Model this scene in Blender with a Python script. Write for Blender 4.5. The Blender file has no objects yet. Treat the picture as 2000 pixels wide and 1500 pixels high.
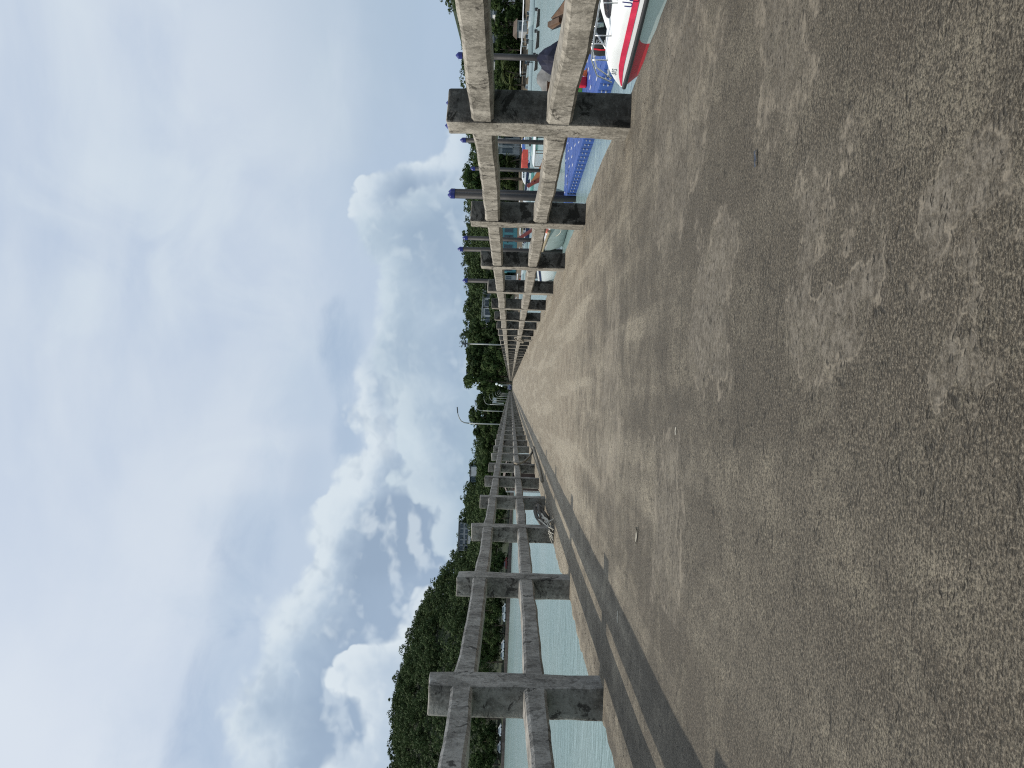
import bpy, bmesh, math, random
import numpy as np
from mathutils import Vector, Matrix, Quaternion
R = math.radians
scene = bpy.context.scene
COL = scene.collection
random.seed(7)

cy = scene.cycles
cy.max_bounces = 4; cy.diffuse_bounces = 2; cy.glossy_bounces = 2; cy.transmission_bounces = 2; cy.transparent_max_bounces = 4
cy.caustics_reflective = False; cy.caustics_refractive = False
# ------------------------------------------------------------------ camera
CAM_H = 0.68
F = 1500.0
ROLL = R(2.0)
WATER = -1.97
right_c = Vector((math.cos(ROLL), 0, math.sin(ROLL)))
up_c = Vector((-math.sin(ROLL), 0, math.cos(ROLL)))
fwd = (Vector((0, 1, 0)) + right_c * (3 / F) - up_c * (-3 / F) * -1).normalized()
right_c = (right_c - fwd * right_c.dot(fwd)).normalized()
up_c = right_c.cross(fwd).normalized()
cam_d = bpy.data.cameras.new('camera')
cam = bpy.data.objects.new('camera', cam_d)
COL.objects.link(cam)
X, Y, Z = -up_c, right_c, -fwd          # the phone is held on its side: the picture's right is the world's down
cam.matrix_world = Matrix(((X.x, Y.x, Z.x, 0), (X.y, Y.y, Z.y, 0), (X.z, Y.z, Z.z, CAM_H), (0, 0, 0, 1)))
cam_d.sensor_width = 36
cam_d.lens = 36 * F / 2000
cam_d.clip_start = 0.05
cam_d.clip_end = 6000
scene.camera = cam
CAM = Vector((0, 0, CAM_H))

def ray(ix, iy):
    return (fwd * F + right_c * (1500 - iy - 750) - up_c * (ix - 1000)).normalized()
def at(ix, iy, depth):
    d = ray(ix, iy); return CAM + d * (depth / d.y)
def at_z(ix, iy, z):
    d = ray(ix, iy); return CAM + d * ((z - CAM_H) / d.z)

# ------------------------------------------------------------------ helpers
def tag(o, label=None, cat=None, group=None, kind=None):
    if label: o['label'] = label
    if cat: o['category'] = cat
    if group: o['group'] = group
    if kind: o['kind'] = kind
    return o

def empty(name, loc=(0, 0, 0), rz=0.0):
    o = bpy.data.objects.new(name, None)
    o.empty_display_size = 0.2
    COL.objects.link(o); o.location = loc; o.rotation_euler = (0, 0, rz)
    return o

class MB:
    def __init__(s): s.v = []; s.f = []; s.m = []
    def add(s, vs, fs, mi=0):
        o = len(s.v); s.v += [tuple(p) for p in vs]
        s.f += [tuple(i + o for i in f) for f in fs]; s.m += [mi] * len(fs)
        return s
    def box(s, c, d, rot=None, mi=0, taper=1.0):
        hx, hy, hz = d[0] / 2, d[1] / 2, d[2] / 2
        vs = []
        for z, k in ((-hz, 1.0), (hz, taper)):
            vs += [(-hx * k, -hy * k, z), (hx * k, -hy * k, z), (hx * k, hy * k, z), (-hx * k, hy * k, z)]
        if rot is not None: vs = [rot @ Vector(p) for p in vs]
        vs = [(p[0] + c[0], p[1] + c[1], p[2] + c[2]) for p in vs]
        return s.add(vs, [(3, 2, 1, 0), (4, 5, 6, 7), (0, 1, 5, 4), (1, 2, 6, 5), (2, 3, 7, 6), (3, 0, 4, 7)], mi)
    def bbox(s, c, d, b=0.02, rot=None, mi=0):
        bm = bmesh.new(); bmesh.ops.create_cube(bm, size=1.0)
        for v in bm.verts: v.co = Vector((v.co.x * d[0], v.co.y * d[1], v.co.z * d[2]))
        bmesh.ops.bevel(bm, geom=bm.edges[:], offset=b, segments=2, profile=0.6, affect='EDGES')
        bm.verts.ensure_lookup_table()
        vs = [v.co.copy() for v in bm.verts]; fs = [[v.index for v in f.verts] for f in bm.faces]
        bm.free()
        if rot is not None: vs = [rot @ p for p in vs]
        return s.add([(p[0] + c[0], p[1] + c[1], p[2] + c[2]) for p in vs], fs, mi)
    def tube(s, pts, r, n=8, mi=0, cap=True):
        pts = [Vector(p) for p in pts]
        rs = r if isinstance(r, (list, tuple)) else [r] * len(pts)
        o = []; ref = None
        for i, p in enumerate(pts):
            t = (pts[min(i + 1, len(pts) - 1)] - pts[max(i - 1, 0)]).normalized()
            if ref is None:
                ref = t.cross(Vector((0, 0, 1)))
                if ref.length < 1e-3: ref = t.cross(Vector((1, 0, 0)))
            ref = (ref - t * ref.dot(t)).normalized()
            b = t.cross(ref)
            for k in range(n):
                a = 2 * math.pi * k / n
                o.append(p + (ref * math.cos(a) + b * math.sin(a)) * rs[i])
        fs = []
        for i in range(len(pts) - 1):
            for k in range(n):
                k2 = (k + 1) % n
                fs.append((i * n + k, i * n + k2, (i + 1) * n + k2, (i + 1) * n + k))
        if cap:
            fs.append(tuple(range(n - 1, -1, -1)))
            q = (len(pts) - 1) * n
            fs.append(tuple(range(q, q + n)))
        return s.add(o, fs, mi)
    def lathe(s, prof, c=(0, 0, 0), n=16, mi=0):
        vs = []; fs = []
        for (r, z) in prof:
            for k in range(n):
                a = 2 * math.pi * k / n
                vs.append((c[0] + r * math.cos(a), c[1] + r * math.sin(a), c[2] + z))
        for i in range(len(prof) - 1):
            for k in range(n):
                k2 = (k + 1) % n
                fs.append((i * n + k, i * n + k2, (i + 1) * n + k2, (i + 1) * n + k))
        fs.append(tuple(range(n - 1, -1, -1)))
        fs.append(tuple((len(prof) - 1) * n + k for k in range(n)))
        return s.add(vs, fs, mi)
    def grid(s, rows, mi=0, close=False):
        m = len(rows[0]); vs = [p for r in rows for p in r]; fs = []
        for i in range(len(rows) - 1):
            for j in range(m - 1 + (1 if close else 0)):
                j2 = (j + 1) % m
                fs.append((i * m + j, i * m + j2, (i + 1) * m + j2, (i + 1) * m + j))
        return s.add(vs, fs, mi)
    def mesh(s, name, mats, smooth=False):
        me = bpy.data.meshes.new(name)
        me.from_pydata([tuple(p) for p in s.v], [], s.f)
        for m in (mats if isinstance(mats, (list, tuple)) else [mats]): me.materials.append(m)
        me.polygons.foreach_set('material_index', s.m)
        if smooth: me.polygons.foreach_set('use_smooth', [True] * len(me.polygons))
        me.update()
        return me
    def build(s, name, mats, parent=None, smooth=False):
        o = bpy.data.objects.new(name, s.mesh(name, mats, smooth))
        COL.objects.link(o)
        if parent is not None: o.parent = parent
        return o

def fixn(o):
    bm = bmesh.new(); bm.from_mesh(o.data)
    bmesh.ops.recalc_face_normals(bm, faces=bm.faces[:]); bm.to_mesh(o.data); bm.free()
    return o

def copy_tree(o, parent=None):
    c = o.copy(); COL.objects.link(c)
    if parent is not None: c.parent = parent
    for ch in list(o.children): copy_tree(ch, c)
    return c

# ------------------------------------------------------------------ materials
class N:
    """tiny node helper"""
    def __init__(s, tree): s.t = tree; s.n = tree.nodes; s.l = tree.links
    def new(s, t, **kw):
        n = s.n.new(t)
        for k, v in kw.items(): setattr(n, k, v)
        return n
    def put(s, sock, v):
        if hasattr(v, 'links') or hasattr(v, 'is_output'): s.l.new(v, sock)
        else: sock.default_value = v
    def math(s, op, a, b=None, c=None, clamp=False):
        n = s.new('ShaderNodeMath', operation=op, use_clamp=clamp)
        s.put(n.inputs[0], a)
        if b is not None: s.put(n.inputs[1], b)
        if c is not None: s.put(n.inputs[2], c)
        return n.outputs[0]
    def vmath(s, op, a, b=None, scale=None):
        n = s.new('ShaderNodeVectorMath', operation=op)
        s.put(n.inputs[0], a)
        if b is not None: s.put(n.inputs[1], b)
        if scale is not None: s.put(n.inputs['Scale'], scale)
        return n.outputs[0]
    def noise(s, vec, scale, detail=4, rough=0.55, dist=0.0):
        n = s.new('ShaderNodeTexNoise')
        s.put(n.inputs['Vector'], vec); n.inputs['Scale'].default_value = scale
        n.inputs['Detail'].default_value = detail; n.inputs['Roughness'].default_value = rough
        n.inputs['Distortion'].default_value = dist
        return n.outputs['Fac']
    def voro(s, vec, scale, feature='F1', out='Distance', rand=1.0):
        n = s.new('ShaderNodeTexVoronoi', feature=feature)
        s.put(n.inputs['Vector'], vec); n.inputs['Scale'].default_value = scale
        n.inputs['Randomness'].default_value = rand
        return n.outputs[out]
    def smooth(s, v, a, b, lo=0.0, hi=1.0):
        n = s.new('ShaderNodeMapRange', interpolation_type='SMOOTHSTEP')
        s.put(n.inputs['Value'], v); s.put(n.inputs['From Min'], a); s.put(n.inputs['From Max'], b)
        s.put(n.inputs['To Min'], lo); s.put(n.inputs['To Max'], hi)
        return n.outputs[0]
    def mix(s, f, a, b, mode='MIX'):
        n = s.new('ShaderNodeMix', data_type='RGBA', blend_type=mode)
        s.put(n.inputs[0], f)
        s.put(n.inputs[6], a if not isinstance(a, tuple) else (*a, 1.0))
        s.put(n.inputs[7], b if not isinstance(b, tuple) else (*b, 1.0))
        return n.outputs[2]
    def bump(s, h, strength, dist, normal=None):
        n = s.new('ShaderNodeBump')
        s.put(n.inputs['Height'], h); n.inputs['Strength'].default_value = strength
        n.inputs['Distance'].default_value = dist
        if normal is not None: s.l.new(normal, n.inputs['Normal'])
        return n.outputs[0]

def mat(name):
    m = bpy.data.materials.new(name); m.use_nodes = True
    b = m.node_tree.nodes['Principled BSDF']
    return m, N(m.node_tree), b

MATS = {}
def plain(name, col, rough=0.5, metal=0.0, spec=0.5, var=0.25, scale=3.0):
    """a paint or plastic with a little wear in it"""
    if name in MATS: return MATS[name]
    m, n, b = mat(name)
    tc = n.new('ShaderNodeTexCoord').outputs['Object']
    k = n.noise(tc, scale, 5, 0.6)
    c = n.mix(n.smooth(k, 0.35, 0.75), tuple(col), tuple(x * (1 - var) for x in col))
    n.put(b.inputs['Base Color'], c)
    b.inputs['Metallic'].default_value = metal
    n.put(b.inputs['Roughness'], n.smooth(k, 0.2, 0.8, max(rough - 0.08, 0.02), min(rough + 0.12, 1)))
    b.inputs['Specular IOR Level'].default_value = spec
    MATS[name] = m
    return m

def concrete(name, light, dark, black, amount, streak=1.0):
    m, n, b = mat(name)
    p = n.new('ShaderNodeNewGeometry').outputs['Position']
    streaks = n.vmath('MULTIPLY', p, (1.0, 1.0, 0.16))
    n1 = n.noise(p, 3.1, 4, 0.62, 0.3)
    n2 = n.noise(streaks, 20.0, 4, 0.65, 0.5)
    n3 = n.noise(p, 48.0, 4, 0.72)
    c = n.mix(n.smooth(n1, 0.40, 0.60), light, dark)
    n5 = n.noise(p, 12.0, 5, 0.72, 0.5)
    c = n.mix(n.smooth(n5, 0.50, 0.64, 0, 0.7), c, tuple(x * 0.55 for x in dark))
    c = n.mix(n.smooth(n5, 0.46, 0.35, 0, 0.5), c, tuple(min(x * 1.25, 0.7) for x in light))
    c = n.mix(n.math('MULTIPLY', n.smooth(n2, 0.52, 0.66), 0.5 * streak), c, tuple(x * 0.5 for x in dark))
    c = n.mix(n.smooth(n2, 0.45, 0.35, 0, 0.25), c, tuple(min(x * 1.3, 0.7) for x in light))
    c = n.mix(n.smooth(n3, 0.52, 0.66, 0, 0.5), c, tuple(x * 0.42 for x in dark))
    c = n.mix(n.smooth(n3, 0.46, 0.32, 0, 0.45), c, tuple(min(x * 1.4, 0.7) for x in light))
    blob = n.noise(p, 5.2, 6, 0.72, 0.8)
    c = n.mix(n.smooth(blob, 0.64 - amount, 0.69 - amount, 0, 0.9), c, black)
    cr = n.voro(n.vmath('ADD', p, n.vmath('MULTIPLY', _noisecol(n, p, 5.0), (0.25, 0.25, 0.25))), 2.2, 'DISTANCE_TO_EDGE')
    crm = n.math('MULTIPLY', n.smooth(cr, 0.010, 0.003), n.smooth(n1, 0.52, 0.62))
    c = n.mix(n.math('MULTIPLY', crm, 0.7), c, tuple(x * 0.25 for x in dark))
    n.put(b.inputs['Base Color'], c)
    b.inputs['Roughness'].default_value = 0.93
    b.inputs['Specular IOR Level'].default_value = 0.25
    h = n.math('ADD', n.math('MULTIPLY', n.noise(p, 48.0, 2, 0.7), 0.9), n.math('MULTIPLY', n.noise(p, 12.0, 2, .6), 0.9))
    n.put(b.inputs['Normal'], n.bump(h, 0.5, 0.009))
    return m
def _noisecol(n, p, sc):
    t = n.new('ShaderNodeTexNoise'); n.put(t.inputs['Vector'], p)
    t.inputs['Scale'].default_value = sc; t.inputs['Detail'].default_value = 3
    return t.outputs['Color']

M_CONC = concrete('weathered_concrete', (0.34, 0.316, 0.270), (0.200, 0.184, 0.153), (0.05, 0.045, 0.037), 0.055)
M_CONC_L = concrete('grey_concrete', (0.34, 0.325, 0.295), (0.215, 0.203, 0.182), (0.05, 0.048, 0.043), 0.045)
M_FRONT = concrete('black_front_concrete', (0.105, 0.103, 0.095), (0.055, 0.053, 0.048), (0.012, 0.012, 0.010), 0.12, 0.6)
M_FRONT_L = concrete('grey_front_concrete', (0.20, 0.195, 0.175), (0.12, 0.115, 0.10), (0.03, 0.028, 0.025), 0.09, 0.6)

def deck_material():
    m, n, b = mat('pier_concrete')
    p = n.new('ShaderNodeNewGeometry').outputs['Position']
    sep = n.new('ShaderNodeSeparateXYZ'); n.put(sep.inputs[0], p)
    broom = n.vmath('MULTIPLY', p, (0.78, 1.0, 1.0))
    big = n.noise(p, 0.6, 4, 0.6, 0.4)
    mid = n.noise(p, 2.6, 6, 0.70, 0.9)
    lane = n.noise(n.vmath('MULTIPLY', p, (1.7, 0.10, 1.0)), 1.8, 3, 0.6, 0.2)
    blot = n.noise(p, 10.0, 5, 0.75, 0.6)
    clump = n.noise(broom, 58.0, 4, 0.78, 0.3)
    grain = n.noise(broom, 170.0, 3, 0.78)
    fine = n.noise(broom, 380.0, 2, 0.7)
    c = n.mix(n.smooth(mid, 0.38, 0.62), (0.152, 0.120, 0.088), (0.226, 0.190, 0.147))
    c = n.mix(n.smooth(big, 0.44, 0.60, 0, 0.45), c, (0.270, 0.234, 0.180))
    c = n.mix(n.smooth(lane, 0.47, 0.60, 0, 0.75), c, (0.35, 0.31, 0.25))
    # near deck darkened, ragged outline: view-angle light falloff put into the colour, plus staining
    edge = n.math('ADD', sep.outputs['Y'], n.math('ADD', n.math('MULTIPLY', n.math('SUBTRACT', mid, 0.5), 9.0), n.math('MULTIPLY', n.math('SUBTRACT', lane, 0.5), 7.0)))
    near_falloff_stain = n.smooth(edge, 10.5, 0.5)
    c = n.mix(n.math('MULTIPLY', near_falloff_stain, 0.72), c, (0.064, 0.053, 0.041))
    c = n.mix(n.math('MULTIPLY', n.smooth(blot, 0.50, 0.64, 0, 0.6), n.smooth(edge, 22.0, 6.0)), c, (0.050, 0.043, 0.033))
    c = n.mix(n.math('MULTIPLY', n.smooth(blot, 0.47, 0.37, 0, 0.7), n.smooth(mid, 0.42, 0.56)), c, (0.20, 0.180, 0.145))
    # worn smooth cement patches with ragged edges
    wob = n.vmath('ADD', p, n.vmath('MULTIPLY', n.vmath('SUBTRACT', _noisecol(n, p, 3.2), (0.5, 0.5, 0.5)), (0.8, 0.8, 0)))
    wob = n.vmath('ADD', wob, n.vmath('MULTIPLY', n.vmath('SUBTRACT', _noisecol(n, p, 14.0), (0.5, 0.5, 0.5)), (0.26, 0.26, 0)))
    patch = None
    for (px, py, rx, ry, k) in ((0.26, 2.68, 0.34, 0.24, 1.0), (0.30, 1.20, 0.15, 0.13, 1.0), (0.24, 1.68, 0.27, 0.13, 1.0), (1.15, 3.3, 0.5, 0.55, .75), (-0.55, 3.25, 0.35, 0.40, 0.8),
                                (-0.1, 5.2, .8, .5, .5), (1.0, 2.05, .35, .22, .6), (.10, 1.06, .05, .05, .9)):
        q = n.vmath('MULTIPLY', n.vmath('SUBTRACT', wob, (px, py, 0)), (1 / rx, 1 / ry, 0))
        d = n.new('ShaderNodeVectorMath', operation='LENGTH'); n.put(d.inputs[0], q)
        s = n.smooth(d.outputs['Value'], 1.45, 0.35, 0, k)
        patch = s if patch is None else n.math('MAXIMUM', patch, s)
    patch = n.math('MULTIPLY', patch, n.smooth(blot, 0.36, 0.50))
    # pale lime veins round the patches and where the skin has scaled
    veins = n.math('ABSOLUTE', n.math('SUBTRACT', n.noise(p, 5.5, 6, 0.75, 1.6), 0.5))
    c = n.mix(n.math('MULTIPLY', n.smooth(veins, 0.035, 0.0), n.smooth(mid, 0.46, 0.60, 0.04, 0.8)), c, (0.27, 0.24, 0.185))
    rm = n.math('SUBTRACT', 1.0, n.math('MULTIPLY', patch, 0.6))
    c = n.mix(n.math('MULTIPLY', n.smooth(clump, 0.50, 0.60, 0, 0.8), rm), c, (0.044, 0.037, 0.028))
    c = n.mix(n.math('MULTIPLY', n.smooth(clump, 0.47, 0.37, 0, 0.5), rm), c, (0.255, 0.222, 0.178))
    c = n.mix(n.math('MULTIPLY', n.smooth(grain, 0.50, 0.59, 0, 0.95), rm), c, (0.028, 0.025, 0.02))
    c = n.mix(n.math('MULTIPLY', n.smooth(grain, 0.47, 0.37, 0, 0.8), rm), c, (0.36, 0.315, 0.255))
    c = n.mix(n.smooth(fine, 0.53, 0.66, 0, 0.7), c, (0.03, 0.027, 0.022))
    c = n.mix(n.smooth(fine, 0.43, 0.31, 0, 0.6), c, (0.36, 0.325, 0.26))
    dk = n.smooth(near_falloff_stain, 0, 1, 1.36, 0.54)  # near darker, far brighter: view-dependent brightness multiplied into the colour
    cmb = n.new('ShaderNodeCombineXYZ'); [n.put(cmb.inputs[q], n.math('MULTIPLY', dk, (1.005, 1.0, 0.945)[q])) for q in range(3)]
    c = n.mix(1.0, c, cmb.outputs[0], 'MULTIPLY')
    lacy = n.math('MULTIPLY', n.math('MULTIPLY', patch, n.smooth(clump, 0.60, 0.44, 0.35, 1.0)), n.smooth(n.noise(p, 26.0, 4, 0.75), 0.40, 0.56, 0.25, 1.0))
    c = n.mix(n.math('MULTIPLY', lacy, 0.66), c, (0.205, 0.183, 0.150))
    rim = n.math('MULTIPLY', n.smooth(n.math('ABSOLUTE', n.math('SUBTRACT', patch, 0.38)), 0.16, 0.02), n.smooth(blot, 0.44, 0.56))
    c = n.mix(n.math('MULTIPLY', rim, 0.5), c, (0.25, 0.218, 0.170))
    # broom pits and short cracks across the deck
    pv = n.voro(n.vmath('MULTIPLY', n.vmath('ADD', p, n.vmath('MULTIPLY', _noisecol(n, p, 9.0), (.16, .16, 0))), (12.0, 40.0, 1.0)), 1.0, 'F1')
    pores = n.math('MULTIPLY', n.smooth(pv, 0.26, 0.10), n.smooth(n.noise(p, 4.0, 3, 0.6), 0.53, 0.62))
    pv2 = n.voro(n.vmath('MULTIPLY', n.vmath('ADD', p, n.vmath('MULTIPLY', _noisecol(n, p, 30.0), (.05, .03, 0))), (34.0, 95.0, 1.0)), 1.0, 'F1')
    pores = n.math('MAXIMUM', pores, n.math('MULTIPLY', n.smooth(pv2, 0.34, 0.16), n.smooth(blot, 0.47, 0.56)))
    crk = n.math('ABSOLUTE', n.math('SUBTRACT', n.noise(n.vmath('MULTIPLY', p, (1.2, 6.0, 1.0)), 1.9, 4, 0.7, 0.8), 0.5))
    pores = n.math('MAXIMUM', pores, n.math('MULTIPLY', n.smooth(crk, 0.006, 0.002), n.smooth(big, 0.50, 0.58)))
    c = n.mix(n.math('MULTIPLY', pores, 0.92), c, (0.010, 0.009, 0.007))
    # construction joints across the deck
    jy = n.math('ADD', sep.outputs['Y'], n.math('MULTIPLY', mid, 0.05))
    jm = n.math('ABSOLUTE', n.math('SUBTRACT', n.math('MODULO', n.math('ADD', jy, 30 - 6.13 + 4.5), 9.0), 4.5))
    joint = n.math('MULTIPLY', n.smooth(jm, 0.012, 0.003), n.smooth(mid, 0.40, 0.55))
    c = n.mix(n.math('MULTIPLY', joint, 0.6), c, (0.04, 0.036, 0.03))
    n.put(b.inputs['Base Color'], c)
    b.inputs['Specular IOR Level'].default_value = 0.25
    b.inputs['Roughness'].default_value = 0.85
    b.inputs['Sheen Weight'].default_value = 0.13      # dry dust
    b.inputs['Sheen Roughness'].default_value = 0.5
    b.inputs['Sheen Tint'].default_value = (1.0, 0.90, 0.74, 1)
    h = n.math('ADD', n.math('MULTIPLY', n.noise(broom, 58.0, 2, 0.7), -1.0), n.math('MULTIPLY', n.noise(broom, 170.0, 1, 0.7), -0.6))
    h = n.math('SUBTRACT', h, n.math('MULTIPLY', pores, 0.5))
    n.put(b.inputs['Normal'], n.bump(h, 0.75, 0.008))
    return m
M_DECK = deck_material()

def water_material():
    m, n, b = mat('turbid_seawater')
    p = n.new('ShaderNodeNewGeometry').outputs['Position']
    big = n.noise(p, 0.05, 4, 0.6)
    c = n.mix(n.smooth(big, 0.35, 0.65), (0.215, 0.310, 0.308), (0.265, 0.350, 0.343))
    streak = n.noise(n.vmath('MULTIPLY', p, (0.35, 1.0, 1.0)), 0.9, 4, 0.6, 0.5)
    c = n.mix(n.smooth(streak, 0.55, 0.75, 0, 0.35), c, (0.15, 0.25, 0.25))
    n.put(b.inputs['Base Color'], c)
    b.inputs['Roughness'].default_value = 0.16
    b.inputs['IOR'].default_value = 1.33
    w1 = n.noise(n.vmath('MULTIPLY', p, (0.55, 1.0, 1.0)), 1.1, 5, 0.6, 0.6)
    w2 = n.noise(p, 4.5, 4, 0.6, 0.4)
    h = n.math('ADD', w1, n.math('MULTIPLY', w2, 0.28))
    n.put(b.inputs['Normal'], n.bump(h, 0.55, 0.22))
    return m
M_WATER = water_material()

def leaf_material(name, a, bcol, sc=0.22, yellow=None):
    m, n, b = mat(name)
    p = n.new('ShaderNodeNewGeometry').outputs['Position']
    oi = n.new('ShaderNodeObjectInfo').outputs['Random']
    k = n.noise(p, sc, 4, 0.6)
    c = n.mix(n.smooth(k, 0.35, 0.68), a, bcol)
    ri = n.new('ShaderNodeNewGeometry').outputs['Random Per Island']
    c = n.mix(n.math('MULTIPLY', ri, 0.5), c, tuple(x * 0.55 for x in a))
    c = n.mix(n.math('MULTIPLY', oi, 0.55), c, yellow or tuple(x * 1.25 for x in bcol))
    n.put(b.inputs['Base Color'], c)
    b.inputs['Roughness'].default_value = 0.65
    b.inputs['Specular IOR Level'].default_value = 0.08
    tr = n.new('ShaderNodeBsdfTranslucent'); n.put(tr.inputs['Color'], c)
    mx = n.new('ShaderNodeMixShader'); mx.inputs[0].default_value = 0.12
    out = m.node_tree.nodes['Material Output']
    n.l.new(b.outputs[0], mx.inputs[1]); n.l.new(tr.outputs[0], mx.inputs[2]); n.l.new(mx.outputs[0], out.inputs['Surface'])
    return m
M_LEAF = leaf_material('broadleaf', (0.017, 0.033, 0.012), (0.045, 0.068, 0.021))
M_HILL = leaf_material('hill_forest', (0.015, 0.031, 0.014), (0.050, 0.074, 0.028), 0.10)
M_PALM = leaf_material('palm_fronds', (0.045, 0.065, 0.022), (0.095, 0.115, 0.040), 0.8)
M_BARK = plain('bark', (0.10, 0.075, 0.055), 0.9, var=0.5, scale=6)

def land_material():
    m, n, b = mat('shore_earth')
    p = n.new('ShaderNodeNewGeometry').outputs['Position']
    k = n.noise(p, 0.08, 5, 0.6)
    c = n.mix(n.smooth(k, 0.4, 0.62), (0.013, 0.024, 0.009), (0.022, 0.034, 0.013))
    n.put(b.inputs['Base Color'], c); b.inputs['Roughness'].default_value = 0.95
    return m

WHITE = plain('white_gelcoat', (0.78, 0.80, 0.81), 0.28, var=0.08)
GREYW = plain('grey_white_gelcoat', (0.56, 0.60, 0.60), 0.35, var=0.1)
RED = plain('red_paint', (0.62, 0.018, 0.035), 0.38, var=0.15)
STRIPE = plain('faded_red_stripe', (0.56, 0.028, 0.075), 0.45, var=-0.35, scale=5)
BLACK = plain('black_rubber', (0.018, 0.02, 0.022), 0.55, var=0.3)
STEEL = plain('stainless_tube', (0.52, 0.53, 0.53), 0.28, metal=0.9, var=0.15)
GLASS = plain('tinted_glass', (0.035, 0.028, 0.03), 0.12, var=0.2)
BLUE = plain('blue_float_plastic', (0.026, 0.074, 0.29), 0.5, var=0.3, scale=1.6)
PIN = plain('white_pins', (0.72, 0.74, 0.76), 0.5, var=0.12)
PILE = plain('dark_pile_steel', (0.030, 0.028, 0.027), 0.6, var=0.45, scale=2)
CAP = plain('blue_cap_plastic', (0.012, 0.020, 0.16), 0.4, var=0.2)
NAVY = plain('navy_paint', (0.02, 0.03, 0.09), 0.4)
WOOD = plain('brown_wood', (0.16, 0.10, 0.065), 0.7, var=0.45, scale=4)
DARKRED = plain('dark_red_wood', (0.14, 0.02, 0.018), 0.55, var=0.3)
ORANGEW = plain('varnished_wood', (0.26, 0.095, 0.025), 0.45, var=0.4)
TEAL = plain('teal_paint', (0.10, 0.30, 0.34), 0.6, var=0.2)
AQUA = plain('aqua_paint', (0.25, 0.56, 0.50), 0.5, var=0.2)
CORAL = plain('coral_canvas', (0.68, 0.10, 0.075), 0.85, var=0.2)
CANVASB = plain('blue_canvas', (0.12, 0.22, 0.62), 0.85, var=0.3)
TARP = plain('blue_tarpaulin', (0.004, 0.006, 0.028), 0.7, var=0.5)
GREYC = plain('grey_cover', (0.20, 0.20, 0.195), 0.9, var=0.4)
DARK = plain('dark_interior', (0.012, 0.013, 0.014), 0.8)
WALLW = plain('white_render', (0.66, 0.67, 0.66), 0.85, var=0.15, scale=0.6)
WALLG = plain('grey_render', (0.34, 0.36, 0.37), 0.85, var=0.2, scale=0.6)
WALLB = plain('beige_render', (0.42, 0.37, 0.28), 0.85, var=0.2, scale=0.6)
ROOFD = plain('dark_roof', (0.06, 0.075, 0.085), 0.7, var=0.25)
ROOFB = plain('brown_roof', (0.15, 0.12, 0.10), 0.8, var=0.3)
WINDOW = plain('window_glass', (0.05, 0.075, 0.095), 0.12, var=0.4)
LAMPM = plain('galvanised_pole', (0.25, 0.27, 0.26), 0.5, metal=0.3, var=0.2)
GLOBE = plain('white_globe', (0.82, 0.84, 0.84), 0.3, var=0.05)
ROPE = plain('grey_rope', (0.27, 0.24, 0.19), 0.95, var=0.5, scale=30)
ROPEP = plain('pale_rope', (0.56, 0.53, 0.45), 0.95, var=0.35, scale=30)
ORANGE = plain('orange_plastic', (0.68, 0.15, 0.04), 0.5)
FOAMC = plain('coral_float', (0.75, 0.22, 0.15), 0.6)
GREEN = plain('green_plastic', (0.18, 0.5, 0.08), 0.5)
BAMBOO = plain('old_bamboo', (0.30, 0.25, 0.16), 0.75, var=0.45, scale=9)
LETTER = plain('navy_lettering', (0.03, 0.035, 0.16), 0.5, var=0.1)
LETTERG = plain('grey_lettering', (0.30, 0.32, 0.34), 0.5, var=0.1)
LETTERW = plain('white_lettering', (0.75, 0.75, 0.75), 0.5, var=0.1)
SANDM = plain('beach_sand', (0.13, 0.11, 0.08), 0.95, var=0.5, scale=0.4)
WALLSTONE = plain('dark_sea_wall', (0.075, 0.062, 0.055), 0.9, var=0.5, scale=0.8)

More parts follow.
